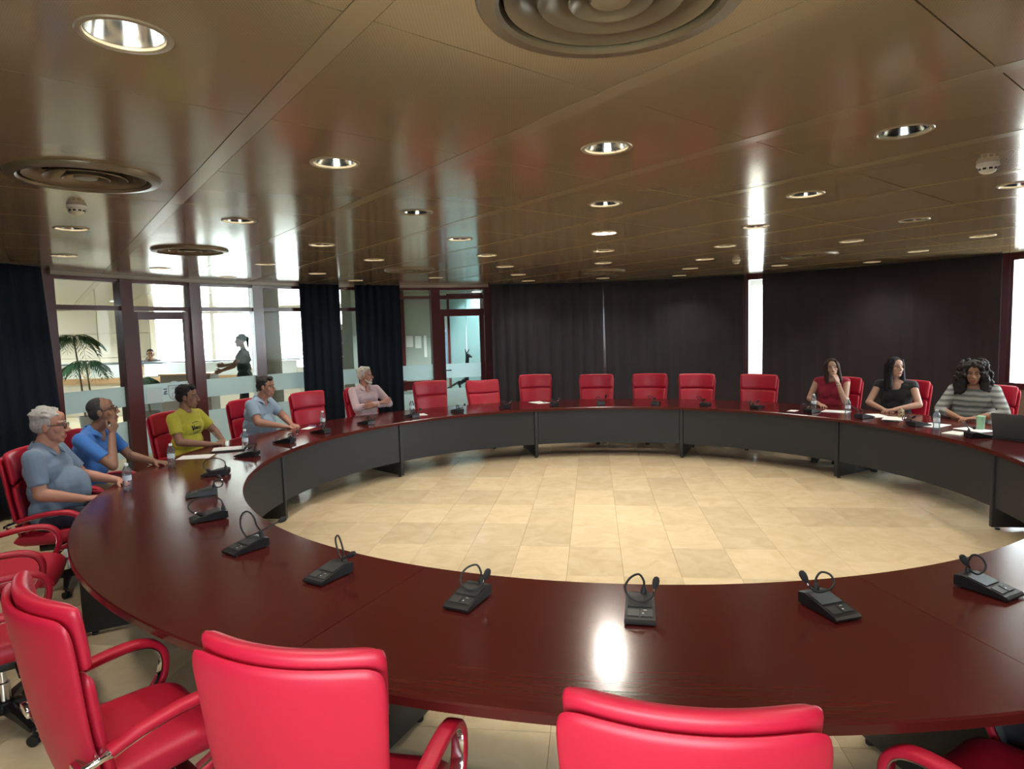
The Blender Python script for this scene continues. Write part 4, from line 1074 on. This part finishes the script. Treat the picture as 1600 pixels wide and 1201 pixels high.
    for s in (-1, 1):
        ra = .058 * sp.get('arm', 1)
        if sl > 0:
            q = S[s] + (E_[s] - S[s]) * min(sl, 1.0)
            top.cone(S[s], q, ra + .006, (.056 if sl < 1 else .05) * sp.get('arm', 1) + .003, flat1=(sl < 1))
        if sl > 1:
            q2 = E_[s] + (W[s] - E_[s]) * (sl - 1); top.cone(E_[s], q2, .052, .040, flat1=True)
        if sl == 0: top.ell(S[s] + V3(-s * .035, 0, .008), (.045, .055, .05))
    if sp.get('hem'): top.cone((-.09 * b, Y(.58) + .02, .575), (.09 * b, Y(.58) + .02, .575), .13 * b, .13 * b)
    TM = sp['top']
    if nv in ('deep', 'wide'): pass
    tme = remesh(top, sp.get('tvox', .008), 4, 'shirt')
    # cloth folds
    rs = np.random.RandomState(int(abs(a * 10) + 11 * len(label)) + 3)
    kx = rs.rand(4) * 6
    co = np.empty(len(tme.vertices) * 3); tme.vertices.foreach_get('co', co); co = co.reshape(-1, 3); nr = np.empty(len(co) * 3); tme.vertices.foreach_get('normal', nr); nr = nr.reshape(-1, 3)
    w = np.sin(co[:, 2] * 46 + 9 * np.sin(co[:, 0] * 9 + kx[0]) + co[:, 1] * 20 + kx[1]) * .5 + np.sin(co[:, 2] * 27 - co[:, 0] * 31 + kx[2] + 3 * np.sin(co[:, 1] * 13)) * .5
    amp = sp.get('fold', .0045) * np.clip((1.02 - co[:, 2]) * 5, .25, 1)
    co = co + nr * (w * amp)[:, None]; tme.vertices.foreach_set('co', co.ravel()); tme.update()
    shirt = link(sp.get('topname', 'shirt'), tme, TM, root)
    if sp.get('collar'):
        c = MB()
        for s in (-1, 1):
            p = [V3(s * .0, Y(1.1) - .075, 1.125 + dz), V3(s * .05, Y(1.1) - .055, 1.122 + dz), V3(s * .072, Y(1.1) - .01, 1.108 + dz), V3(s * .062, Y(1.08) + .045, 1.085 + dz), V3(s * .036, Y(1.05) + .082, 1.045 + dz)]
            q = [p[0] + V3(0, -.03, -.045), p[1] + V3(s * .03, -.025, -.045), p[2] + V3(s * .045, .0, -.04), p[3] + V3(s * .045, .03, -.035), p[4] + V3(s * .04, .022, -.03)]
            pp = smooth_path(p, 4); qq = smooth_path(q, 4)
            for i in range(len(pp) - 1):
                A, B, C_, D = Vector(pp[i]), Vector(pp[i + 1]), Vector(qq[i + 1]), Vector(qq[i])
                n = (B - A).cross(D - A).normalized() * .004
                c.add([A - n, B - n, C_ - n, D - n, A + n, B + n, C_ + n, D + n], [(0, 1, 2, 3), (4, 7, 6, 5), (0, 4, 5, 1), (1, 5, 6, 2), (2, 6, 7, 3), (3, 7, 4, 0)])
        link('collar', remesh(c, .005, 2, 'collar'), sp.get('collar_mat', TM), root)
    # trousers and shoes
    if not sp.get('stand'):
        tr = MB(); tr.cone((-.09 * b, Y(.55) + .02, .55), (.09 * b, Y(.55) + .02, .55), .115 * b, .115 * b); sk = sp.get('knee', .33)
        sho = MB()
        for s in (-1, 1):
            kn = V3(s * .13, sk, .535); an = V3(s * .12, sk - .03, .10)
            tr.cone((s * .095, Y(.55) + .03, .55), kn, .088 * b, .068); tr.cone(kn, an, .066, .052, flat1=True)
            sho.cone((s * .12, sk - .045, .05), (s * .13, sk + .10, .035), .046, .038); sho.cone((s * .12, sk - .03, .06), (s * .12, sk - .03, .12), .043, .045)
            sho.box((s * .125, sk + .03, .012), (.085, .25, .024))
        link('trousers', remesh(tr, .011, 4, 'trousers'), sp['pants'], root); link('shoes', remesh(sho, .009, 2, 'shoes'), sp.get('shoe', mat('shoe_dark', (.02, .017, .015), .5)), root)
    else:
        tr = MB(); sho = MB(); hz = sp['stand']
        tr.cone((-.075, Y(.6), .60), (.075, Y(.6), .60), .115, .115)
        for s in (-1, 1):
            an = V3(s * .085 + .0, Y(.5) + (.10 if s > 0 else -.12), .10 - hz); kn = V3(s * .09, Y(.5) + (.09 if s > 0 else -.01), .54 - hz + .0)
            tr.cone((s * .085, Y(.55), .56), kn, .09, .066); tr.cone(kn, an, .062, .048, flat1=True)
            sho.cone(an + V3(0, -.02, -.05), an + V3(0, .12, -.065), .042, .034); sho.cone(an, an + V3(0, 0, -.05), .04, .042)
        link('trousers', remesh(tr, .011, 4, 'trousers'), sp['pants'], root); link('shoes', remesh(sho, .009, 2, 'shoes'), mat('shoe_dark', (.02, .017, .015), .5), root)
    # face
    EW = mat('eye_white', (.33, .30, .28), .4); EI = mat('iris_dark', (.03, .018, .012), .15)
    ew = MB(); ei = MB(); bw = MB()
    for s in (-1, 1):
        ew.ell((s * .031, .0715, .003), (.0135, .0085, .0050), 12, 8); ei.ell((s * .031, .0783, .003), (.0058, .003, .0052), 10, 6)
        bw.cone((s * .050, .0675, .024), (s * .032, .0795, .030), .0028, .0042, n=8); bw.cone((s * .032, .0795, .030), (s * .014, .0865, .027), .0042, .0034, n=8)
    obj('eyes', ew.xf(HM), EW, root, angle=180); obj('irises', ei.xf(HM), EI, root, angle=180)
    HC = sp['haircol']; HMAT = mat('hair_' + HC[0], HC[1], .65, spec=.3, noise=(70, .45), bump=(130, .6, .003))
    obj('eyebrows', bw.xf(HM), mat('brow_' + HC[0], [c * .8 for c in HC[1]], .7), root, angle=180)
    lp_ = MB().cone((-.021, .0835, -.067), (.021, .0835, -.067), .0058, .0058, n=8).cone((-.017, .084, -.0755), (.017, .084, -.0755), .0062, .0062, n=8).ell((0, .0885, -.071), (.014, .005, .0065))
    obj('lips', lp_.xf(HM), mat('lips_' + sp['tone'][0], (sp['tone'][1][0] * (1.0 if not fem else 1.05), sp['tone'][1][1] * (.62 if not fem else .42), sp['tone'][1][2] * (.62 if not fem else .5)), .45), root, angle=180)
    # hair
    hb = MB(); st = sp['hair']; hr = np.random.RandomState(int(abs(a) * 7) + len(label))
    if st == 'short':
        hb.ell((0, -.026, .052), (.079, .090, .076), 18, 12); hb.ell((0, -.055, .005), (.076, .058, .062), 16, 10)
        for s in (-1, 1): hb.ell((s * .070, -.022, .020), (.012, .040, .042)); hb.cone((s * .0735, .012, .03), (s * .0735, .010, -.012), .009, .006)
        for q in range(26):
            t, f = hr.rand() * 2 * PI, .2 + hr.rand() * 1.2
            p = V3(.078 * math.sin(f) * math.cos(t), -.026 + .088 * math.sin(f) * math.sin(t), .052 + .075 * math.cos(f)); k_ = 1.0 if HC[1][0] > .2 else .62; hb.ell(p, (.015 * k_, .017 * k_, .009 * k_), 8, 6)
        if sp.get('quiff'): hb.ell((0, .040, .100), (.055, .034, .026)); hb.ell((.02, .055, .092), (.035, .024, .02))
    elif st == 'receding':
        hb.ell((0, -.028, .046), (.0775, .086, .0765), 18, 12); hb.ell((0, -.056, .0), (.076, .054, .060), 16, 10)
        for s in (-1, 1): hb.ell((s * .071, -.02, .014), (.010, .038, .036))
    elif st in ('straight', 'long'):
        hb.ell((0, -.022, .048), (.084, .092, .082), 18, 12); ln_ = sp.get('hlen', .30)
        for s in (-1, 1):
            hb.cone((s * .068, .020, .05), (s * .078, .02, -.10), .026, .026); hb.cone((s * .078, .018, -.10), (s * .085, .03, -ln_ * .82), .028, .022)
            hb.cone((s * .05, .05, .085), (s * .074, .046, .0), .016, .014)
            hb.cone((s * .060, -.05, .02), (s * .075, -.05, -ln_ * .9), .048, .034)
        hb.cone((0, -.07, .02), (0, -.075, -ln_), .060, .045)
        for q in range(30):
            t = hr.rand() * PI * 2; z = .06 - hr.rand() * ln_; p = V3(.088 * math.cos(t), -.03 + .075 * math.sin(t), z)
            if p.y < .0: hb.cone(p, p + V3(.004, 0, -.07), .016, .012, n=8)
    elif st == 'curly':
        hb.ell((0, -.028, .048), (.100, .098, .090), 18, 12)
        for q in range(300):
            t = hr.rand() * PI * 2; f = hr.rand(); z = .125 - .37 * f; rad = .085 + .055 * math.sin(min(1, f * 1.35) * PI * .62) + .02 * hr.rand()
            p = V3(rad * math.cos(t) * (1.12), -.032 + rad * math.sin(t) * .95, z)
            if p.y > .035 and abs(p.x) < .074 and z < .085: continue
            if p.y > .055 and z < -.03: p.y = .04
            hb.ell(p, (.019, .018, .021), 8, 6)
        hb.cone((0, -.06, 0), (0, -.08, -.22), .08, .075)
        for s in (-1, 1): hb.cone((s * .082, -.01, .05), (s * .115, .0, -.20), .042, .062); hb.cone((s * .04, .06, .09), (s * .085, .035, .02), .022, .022)
    elif st == 'bun':
        hb.ell((0, -.026, .050), (.080, .090, .078), 18, 12); hb.ell((0, -.115, .03), (.04, .04, .05)); hb.cone((0, -.12, .03), (0, -.125, -.12), .03, .015)
    link('hair', remesh(hb.xf(HM), .0058, 2, 'hair'), HMAT, root)
    if sp.get('beard'):
        bd = MB().cone((-.052, .018, -.052), (-.030, .058, -.094), .012, .015).cone((.052, .018, -.052), (.030, .058, -.094), .012, .015).cone((-.03, .06, -.095), (.03, .06, -.095), .018, .018).ell((0, .076, -.098), (.028, .017, .022))
        bd.cone((-.024, .086, -.058), (0, .094, -.054), .0055, .007).cone((.024, .086, -.058), (0, .094, -.054), .0055, .007).cone((-.026, .084, -.06), (-.03, .073, -.088), .006, .008).cone((.026, .084, -.06), (.03, .073, -.088), .006, .008)
        link('beard', remesh(bd.xf(HM), .005, 2, 'beard'), mat('beard_white', sp['beard'], .8, noise=(90, .3), bump=(150, .5, .002)), root)
    if sp.get('glasses'):
        g = MB(); ln2 = MB()
        for s in (-1, 1):
            ring = [V3(s * .033 + .024 * math.cos(t) , .094 - .10 * abs(s * .033 + .024 * math.cos(t)) ** 1.5, .000 + .017 * math.sin(t)) for t in [2 * PI * k / 16 for k in range(16)]]
            g.tube(ring, .0022, 6, closed=True); g.tube([V3(s * .057, .089, .006), V3(s * .078, .06, .008), V3(s * .083, -.01, .006), V3(s * .080, -.025, -.01)], .0024, 6)
        g.tube([V3(-.010, .096, .003), V3(0, .100, .005), V3(.010, .096, .003)], .0022, 6)
        obj('glasses', g.xf(HM), mat('glasses_frame', (.03, .018, .015), .3), root)
    if sp.get('watch'):
        s = sp['watch'][0]; fr = (W[s] - E_[s]).normalized(); c = W[s] - fr * .03
        wm = MB().cone(c - fr * .011, c + fr * .011, .0325, .031, True, True); ob = obj('wristwatch', wm, sp['watch'][1], root)
    return root, shirt, dict(S=S, E=E_, W=W, Y=Y, HM=HM)
def cloth(n, c, nz=(8, .1), rough=.85): return mat('cloth_' + n, c, rough, noise=nz, sheen=.1, bump=(240, .15, .001))
M_JEAN = cloth('navy_trousers', (.02, .025, .045)); M_KHAKI = cloth('khaki', (.30, .23, .13)); M_DARKP = cloth('dark_trousers', (.018, .018, .022)); M_BLUEJ = cloth('blue_jeans', (.10, .16, .28))
TAN, FAIR, RUDDY, OLIVE = ('tan', (.33, .165, .10)), ('fair', (.46, .26, .18)), ('ruddy', (.42, .20, .135)), ('olive', (.26, .125, .078))
TT = TZ + .022
person('grey haired man in glasses and a grey blue short sleeved shirt at far left', -165.3, 4.43, dict(lean=-.06, build=1.12, belly=1.0, arm=1.12, yaw=6, pitch=-4, tone=RUDDY, hair='short', haircol=('grey', (.36, .35, .33)), glasses=True, collar=True,
    hs=1.06, head=(0, -.108, 1.264), double_chin=True, rel=(.275, -.10, .775), rwr=(.20, .15, .705), lel=(-.27, -.02, .80), lwr=(-.16, .27, TT + .01), rh=dict(d=(-.45, 1, -.1), n=(-.2, 0, -1), curl=.45), lh=dict(d=(.35, .8, -.35), n=(.2, -.2, -1), curl=.5),
    sleeve=.78, top=cloth('grey_blue_shirt', (.135, .19, .27)), pants=M_JEAN, topname='shirt', y0=-.12))
person('man in glasses and a bright blue polo shirt resting his chin on his hand', -175.5, 4.56, dict(lean=.18, yaw=14, pitch=12, tone=OLIVE, hair='receding', haircol=('dark_grey', (.035, .033, .033)), glasses=True, collar=True,
    head=(0, .055, 1.268), rel=(.215, .21, .80), rwr=(.065, .145, 1.055), lel=(-.26, .12, .80), lwr=(-.17, .38, TT + .005), rh=dict(d=(-.25, .25, .9), n=(-.3, -1, .2), curl=1.0, t=-1), lh=dict(d=(.2, 1, -.05), n=(0, 0, -1), curl=.4),
    sleeve=.72, top=cloth('royal_blue_polo', (.045, .17, .50)), pants=M_KHAKI, knee=.36))
yp, ysh, yi = person('dark haired man in a yellow t-shirt with dark lettering', 168.6, 4.36, dict(lean=.0, turn=3, yaw=22, pitch=-3, tone=OLIVE, hair='short', haircol=('black_a', (.012, .011, .012)), neck='crew', quiff=True,
    rel=(.285, -.02, .80), rwr=(.085, .20, TT + .0), lel=(-.275, .02, .82), lwr=(-.085, .22, TT + .012), rh=dict(d=(-.8, .5, -.05), n=(0, 0, -1), curl=.45), lh=dict(d=(.8, .35, -.03), n=(0, 0, -1), curl=.4),
    sleeve=.68, loose=.007, top=cloth('yellow_shirt', (.42, .38, .03)), pants=M_JEAN))
# dark lettering strokes laid on the yellow shirt
bv = BVHTree.FromPolygons([tuple(v.co) for v in ysh.data.vertices], [tuple(p.vertices) for p in ysh.data.polygons])
def stroke(mb, pts, wd):
    pr = []
    for x, z in smooth_path([(p[0], p[1], 0) for p in pts], 5) and [(q[0], q[1]) for q in smooth_path([(p[0], p[1], 0) for p in pts], 5)]:
        hit = bv.ray_cast(Vector((x, 1.0, z)), Vector((0, -1, 0)))
        if hit[0] is not None: pr.append(hit[0] + hit[1] * .0015)
    if len(pr) > 1: mb.tube(pr, wd, 6)
lt = MB()
for pts, wd in [([(.075, .935), (.060, .885)], .007), ([(.060, .885), (.035, .935)], .006), ([(.030, .915), (.012, .915), (.014, .893), (.028, .893), (.030, .912)], .004), ([(.0, .92), (.0, .895)], .004), ([(-.012, .90), (-.03, .90), (-.024, .917), (-.012, .91), (-.016, .893), (-.034, .893)], .003), ([(-.045, .92), (-.047, .89), (-.065, .895), (-.066, .92)], .0035),
                ([(.06, .868), (.0, .862), (-.07, .872)], .003), ([(.03, .845), (-.05, .85)], .003), ([(.055, .96), (.0, .968), (-.05, .962)], .0025)]: stroke(lt, pts, wd)
obj('lettering', lt, mat('shirt_print', (.012, .015, .02), .8), yp)
person('heavy dark haired man in a light blue polo shirt leaning on the table', 153.5, 4.50, dict(lean=.20, turn=20, build=1.13, belly=.9, arm=1.15, yaw=8, pitch=-6, tone=RUDDY, hair='short', haircol=('brown_black', (.02, .016, .014)), collar=True, double_chin=True, quiff=True,
    head=(0, .07, 1.258), rel=(.30, .10, .83), rwr=(.09, .31, TT + .006), lel=(-.27, .16, .81), lwr=(-.03, .36, TT + .008), rh=dict(d=(-.2, 1, -.12), n=(0, 0, -1), curl=.5), lh=dict(d=(.5, .9, -.05), n=(0, 0, -1), curl=.5),
    sleeve=.68, top=cloth('light_blue_polo', (.25, .33, .42)), pants=M_BLUEJ))
person('white haired bearded man in a pink shirt with his arms folded', 131.6, 4.47, dict(lean=-.03, turn=6, yaw=36, pitch=1, tone=RUDDY, hair='short', haircol=('white_grey', (.50, .47, .41)), beard=(.55, .52, .47), collar=True, quiff=True,
    rel=(.285, .055, .80), rwr=(-.06, .20, .862), lel=(-.285, .05, .815), lwr=(.10, .205, .835), rh=dict(d=(-.95, .1, .12), n=(0, -1, 0), curl=.25), lh=dict(d=(.9, -.25, .0), n=(0, -1, 0), curl=.3),
    sleeve=1.85, top=cloth('pink_shirt', (.52, .38, .40)), pants=M_DARKP))
person('brown haired woman in a red sleeveless top resting her cheek on her hand', 39.3, 4.36, dict(fem=True, lean=.10, turn=17, yaw=14, pitch=-2, roll=8, tone=FAIR, hair='straight', hlen=.24, haircol=('brown', (.045, .024, .018)), neck='wide', arm=.86, build=.92, hs=.95,
    head=(-.01, .0, 1.235), rel=(.255, .06, .80), rwr=(.10, .27, TT + .006), lel=(-.20, .20, .775), lwr=(-.10, .125, 1.025), rh=dict(d=(-.6, .8, -.05), n=(0, 0, -1), curl=.3), lh=dict(d=(.28, -.1, .9), n=(.9, -.55, 0), curl=.35, t=1),
    sleeve=0, top=cloth('red_top', (.30, .012, .035)), pants=M_DARKP, watch=(-1, mat('watch_steel', (.6, .6, .58), .25, .9))))
person('black haired woman in a black top looking to the right', 28.8, 4.40, dict(fem=True, lean=.06, turn=22, yaw=44, pitch=2, tone=FAIR, hair='long', hlen=.30, haircol=('jet', (.008, .007, .010)), neck='deep', arm=.95, build=1.0,
    head=(0, -.04, 1.262), rel=(.275, .04, .80), rwr=(.075, .27, TT + .004), lel=(-.275, .05, .80), lwr=(-.05, .29, TT + .01), rh=dict(d=(-.75, .6, -.04), n=(0, 0, -1), curl=.3), lh=dict(d=(.75, .55, -.03), n=(0, 0, -1), curl=.35),
    sleeve=.22, top=cloth('black_top', (.010, .010, .013)), pants=M_DARKP))
M_STR = cloth('striped_knit', (.22, .23, .22)); nt = M_STR.node_tree
wv = nt.nodes.new('ShaderNodeTexWave'); wv.bands_direction = 'Z'; wv.inputs['Scale'].default_value = 5.2; wv.inputs['Distortion'].default_value = 1.5; wv.inputs['Detail'].default_value = 2
tcs = nt.nodes.new('ShaderNodeTexCoord'); nt.links.new(tcs.outputs['Object'], wv.inputs['Vector']); crs = nt.nodes.new('ShaderNodeValToRGB')
crs.color_ramp.elements[0].position = .25; crs.color_ramp.elements[0].color = (.12, .13, .125, 1); crs.color_ramp.elements[1].position = .6; crs.color_ramp.elements[1].color = (.30, .31, .29, 1)
nt.links.new(wv.outputs['Fac'], crs.inputs[0]); nt.links.new(crs.outputs[0], nt.nodes['Principled BSDF'].inputs['Base Color'])
person('curly haired woman in a grey striped jumper at the right', 16.9, 4.44, dict(fem=True, lean=.07, turn=30, yaw=8, pitch=-9, tone=TAN, hair='curly', haircol=('curly_dark', (.022, .017, .017)), neck='wide', arm=1.12, build=1.16,
    head=(0, -.02, 1.240), rel=(.30, .06, .80), rwr=(.09, .27, TT + .006), lel=(-.30, .07, .80), lwr=(-.06, .31, TT + .012), rh=dict(d=(-.85, .5, -.04), n=(0, 0, -1), curl=.35), lh=dict(d=(.8, .6, -.03), n=(0, 0, -1), curl=.35),
    sleeve=1.55, loose=.008, top=M_STR, pants=M_DARKP, topname='jumper', watch=(-1, mat('watch_bright', (.85, .82, .7), .12, 1.))))

# ================================================================ LOBBY THINGS
# standing woman seen against the lobby windows
person('dark silhouetted woman standing in the bright lobby behind the glass', 0, 0, dict(loc=(-5.2, 12.3, .50), rz=math.radians(98), fem=True, lean=.0, yaw=0, tone=OLIVE, hair='bun', haircol=('black_b', (.01, .009, .01)), stand=.50, head=(0, -.095, 1.275),
    rel=(.22, .02, .82), rwr=(.16, .26, .80), lel=(-.23, .0, .80), lwr=(-.17, .23, .72), rh=dict(d=(-.1, 1, .05), n=(-1, 0, 0), curl=.3), lh=dict(d=(0, 1, -.3), n=(1, 0, 0), curl=.4), sleeve=.45, y0=-.13, top=cloth('dark_green_top', (.02, .035, .035)), pants=M_DARKP, neck='wide', vox=.007, tvox=.010))
# attendant behind the counter holding a phone to the ear
person('person in a pale blue shirt behind the lobby counter, hand raised to the face', 0, 0, dict(loc=(-9.42, 17.0, .20), rz=math.radians(-150), lean=.0, yaw=0, tone=TAN, hair='short', haircol=('black_c', (.012, .011, .012)), head=(0, -.06, 1.262), rel=(.24, .08, .82), rwr=(.12, .10, 1.06), lel=(-.25, .03, .8), lwr=(-.12, .24, .84),
    rh=dict(d=(-.2, -.2, .9), n=(-1, -.3, 0), curl=.6), lh=dict(d=(.6, .8, 0), n=(0, 0, -1), curl=.3), sleeve=.7, stand=.20, top=cloth('pale_blue_shirt', (.30, .42, .52)), pants=M_DARKP, collar=True, vox=.008, tvox=.011))
# counter
ct = thing('reception_counter', 'long white panelled reception counter in the lobby beyond the glass', 'counter', (-9.6, 15.9, 0))
M_WOODL = mat('honey_wood', (.50, .30, .16), .45)
obj('plinth', MB().bbox((0, 0, .40), (9.0, .5, .80), .01), M_BEIGE, ct, smooth=False)
obj('wood_strip', MB().bbox((0, -.27, .86), (9.0, .04, .13), .008), M_WOODL, ct, smooth=False)
for x in np.arange(-3.9, 4.0, 1.3):
    obj('front_panel', MB().bbox((float(x), -.27, 1.09), (1.08, .03, .31), .012), mat('white_acrylic', (.80, .84, .84), .3), ct, smooth=False)
for x in np.arange(-3.25, 3.9, 1.3):
    m = MB(); n = 20
    V = [Vector((.085 * math.cos(2 * PI * k / n) ** 1 * 1.0, 0, .14 * math.sin(2 * PI * k / n))) for k in range(n)]
    m.tube([v + Vector((float(x), -.27, 1.09)) for v in V], .015, 6, closed=True)
    obj('oval_ring', m, M_WOODL, ct)
obj('counter_top', MB().bbox((0, -.02, 1.265), (9.0, .55, .03), .006), mat('dark_top', (.10, .13, .16), .3), ct, smooth=False)
col = struct('wall_column', MB().lathe([(.175, 0), (.175, H)], 40, (-4.33, 11.75, 0)), mat('column_plaster', (.60, .56, .48), .6))
# palms and plants
M_LEAF = mat('palm_green', (.035, .085, .035), .5, noise=(5, .3)); M_LEAF2 = mat('leaf_pale', (.14, .30, .10), .5); M_STEM = mat('palm_stem', (.10, .075, .045), .8)
def frond(m, base, az, length, droop, n=11, wl=.17):
    d = Vector((math.cos(az), math.sin(az), 0)); P = []
    for k in range(n + 1):
        t = k / n; P.append(base + d * length * (t - .15 * t * t) + Vector((0, 0, length * (.55 * t - droop * t * t))))
    m.tube(P, [.007 * (1 - .7 * k / n) for k in range(n + 1)], 5)
    return P, d
def palm(name, label, loc, hts, ln, seed, leafm=M_LEAF):
    rs = np.random.RandomState(seed); t = thing(name, label, 'plant', loc)
    obj('pot', MB().lathe([(.001, 0), (.15, 0), (.19, .36), (.20, .38), (.175, .38), (.165, .30), (.001, .30)], 24, caps=False), mat('pot_grey', (.12, .12, .12), .5), t)
    for h in hts:
        az0 = rs.rand() * 6; off = Vector((.08 * math.cos(az0), .08 * math.sin(az0), 0)); topp = off * 2 + Vector((.06 * rs.randn(), .06 * rs.randn(), h))
        obj('stem', MB().tube([off + Vector((0, 0, .29)), (off + topp) / 2 + Vector((.015, 0, .15)), topp], [.02, .017, .013], 8), M_STEM, t)
        for q in range(13):
            m = MB(); az = az0 + q * 2 * PI / 13 + rs.rand() * .4; L_ = ln * (.8 + .4 * rs.rand()); P, d = frond(m, topp, az, L_, .85 + .6 * rs.rand())
            sd = Vector((-d.y, d.x, 0))
            for k in range(2, len(P) - 1):
                tq = k / (len(P) - 1); ll = L_ * .62 * math.sin(PI * min(1, tq * .85 + .12)) ** .7
                for s in (-1, 1):
                    tip = P[k] + (sd * s * .75 + d * .55 + Vector((0, 0, -.75))).normalized() * ll; mid = (P[k] + tip) / 2 + Vector((0, 0, .02)); wv_ = d * .02
                    m.add([P[k], mid + wv_, tip, mid - wv_, mid + Vector((0, 0, .004))], [(0, 1, 4), (1, 2, 4), (2, 3, 4), (3, 0, 4)])
            o = obj('frond', m, leafm, t, smooth=False)
    return t
palm('potted_palm', 'tall potted palm behind the left glass pane in the lobby', (-8.25, 12.6, 0), (1.92, 1.42), .52, 3)
palm('potted_plant', 'smaller potted palm partly hidden by the first dark post', (-7.35, 13.1, 0), (1.05,), .34, 8)
pl = thing('leafy_plant', 'small bright green plant low before the lobby counter', 'plant', (-8.1, 14.4, 0))
obj('planter', MB().bbox((0, 0, .34), (.9, .3, .68), .01), mat('planter_grey', (.2, .24, .27), .5), pl, smooth=False)
rs = np.random.RandomState(4)
for q in range(36):
    x = rs.randn() * .12; az = rs.rand() * 6.28; d = Vector((math.cos(az), math.sin(az) * .5, 0)); L_ = .16 + .12 * rs.rand()
    p0 = Vector((x, 0, .68)); p1 = p0 + d * L_ * .5 + Vector((0, 0, L_ * .8)); p2 = p0 + d * L_ * 1.1 + Vector((0, 0, L_ * .6)); s_ = Vector((-d.y, d.x, 0)).normalized() * .022
    obj('leaf', MB().add([p0, p1 + s_, p2, p1 - s_, p1 + Vector((0, 0, -.005))], [(0, 1, 4), (1, 2, 4), (2, 3, 4), (3, 0, 4)]), M_LEAF2, pl, smooth=False)
bs = thing('display_plinth', 'brown box shaped plinth in the lobby near the yellow shirted man', 'plinth', (-6.55, 13.2, 0))
obj('carcass', MB().bbox((0, 0, .55), (1.0, .4, 1.10), .01), mat('taupe_box', (.22, .19, .17), .5), bs, smooth=False); obj('top_board', MB().bbox((0, 0, 1.115), (1.06, .44, .03), .005), M_WOODL, bs, smooth=False)
# animal shaped stand behind the right door
an = thing('animal_sculpture', 'slender black animal sculpture standing behind the right glass door', 'sculpture', (-.93, 13.35, .54))
g = MB()
g.cone((-.02, 0, .30), (-.16, 0, .22), .05, .05); g.cone((.0, 0, .30), (.03, 0, .80), .048, .036); g.cone((.03, 0, .80), (.11, -.02, .76), .042, .022)
for s in (-.022, .022): g.cone((.015, s, .82), (.01 + (.06 if s > 0 else -.02), s, .92), .02, .008)
for x, s in ((.03, -.03), (.03, .03), (-.15, -.03), (-.15, .03)): g.cone((x, s, .26), (x + .01, s, .02), .026, .016); g.cone((x + .01, s, .015), (x + .04, s, .012), .016, .014)
g.cone((-.18, 0, .24), (-.36, 0, .14), .026, .02); g.cone((-.36, 0, .14), (-.5, 0, .13), .02, .012)
link('figure', remesh(g, .008, 3, 'figure'), M_BLACK, an)
ap = thing('sculpture_plinth', 'low pale plinth carrying the black animal sculpture', 'plinth', (-.93, 13.35, 0))
obj('block', MB().bbox((0, 0, .26), (1.1, .4, .52), .008), mat('plinth_pale', (.42, .42, .34), .6), ap, smooth=False); obj('cap', MB().bbox((0, 0, .53), (1.14, .44, .018), .004), mat('plinth_cap', (.5, .48, .38), .5), ap, smooth=False)
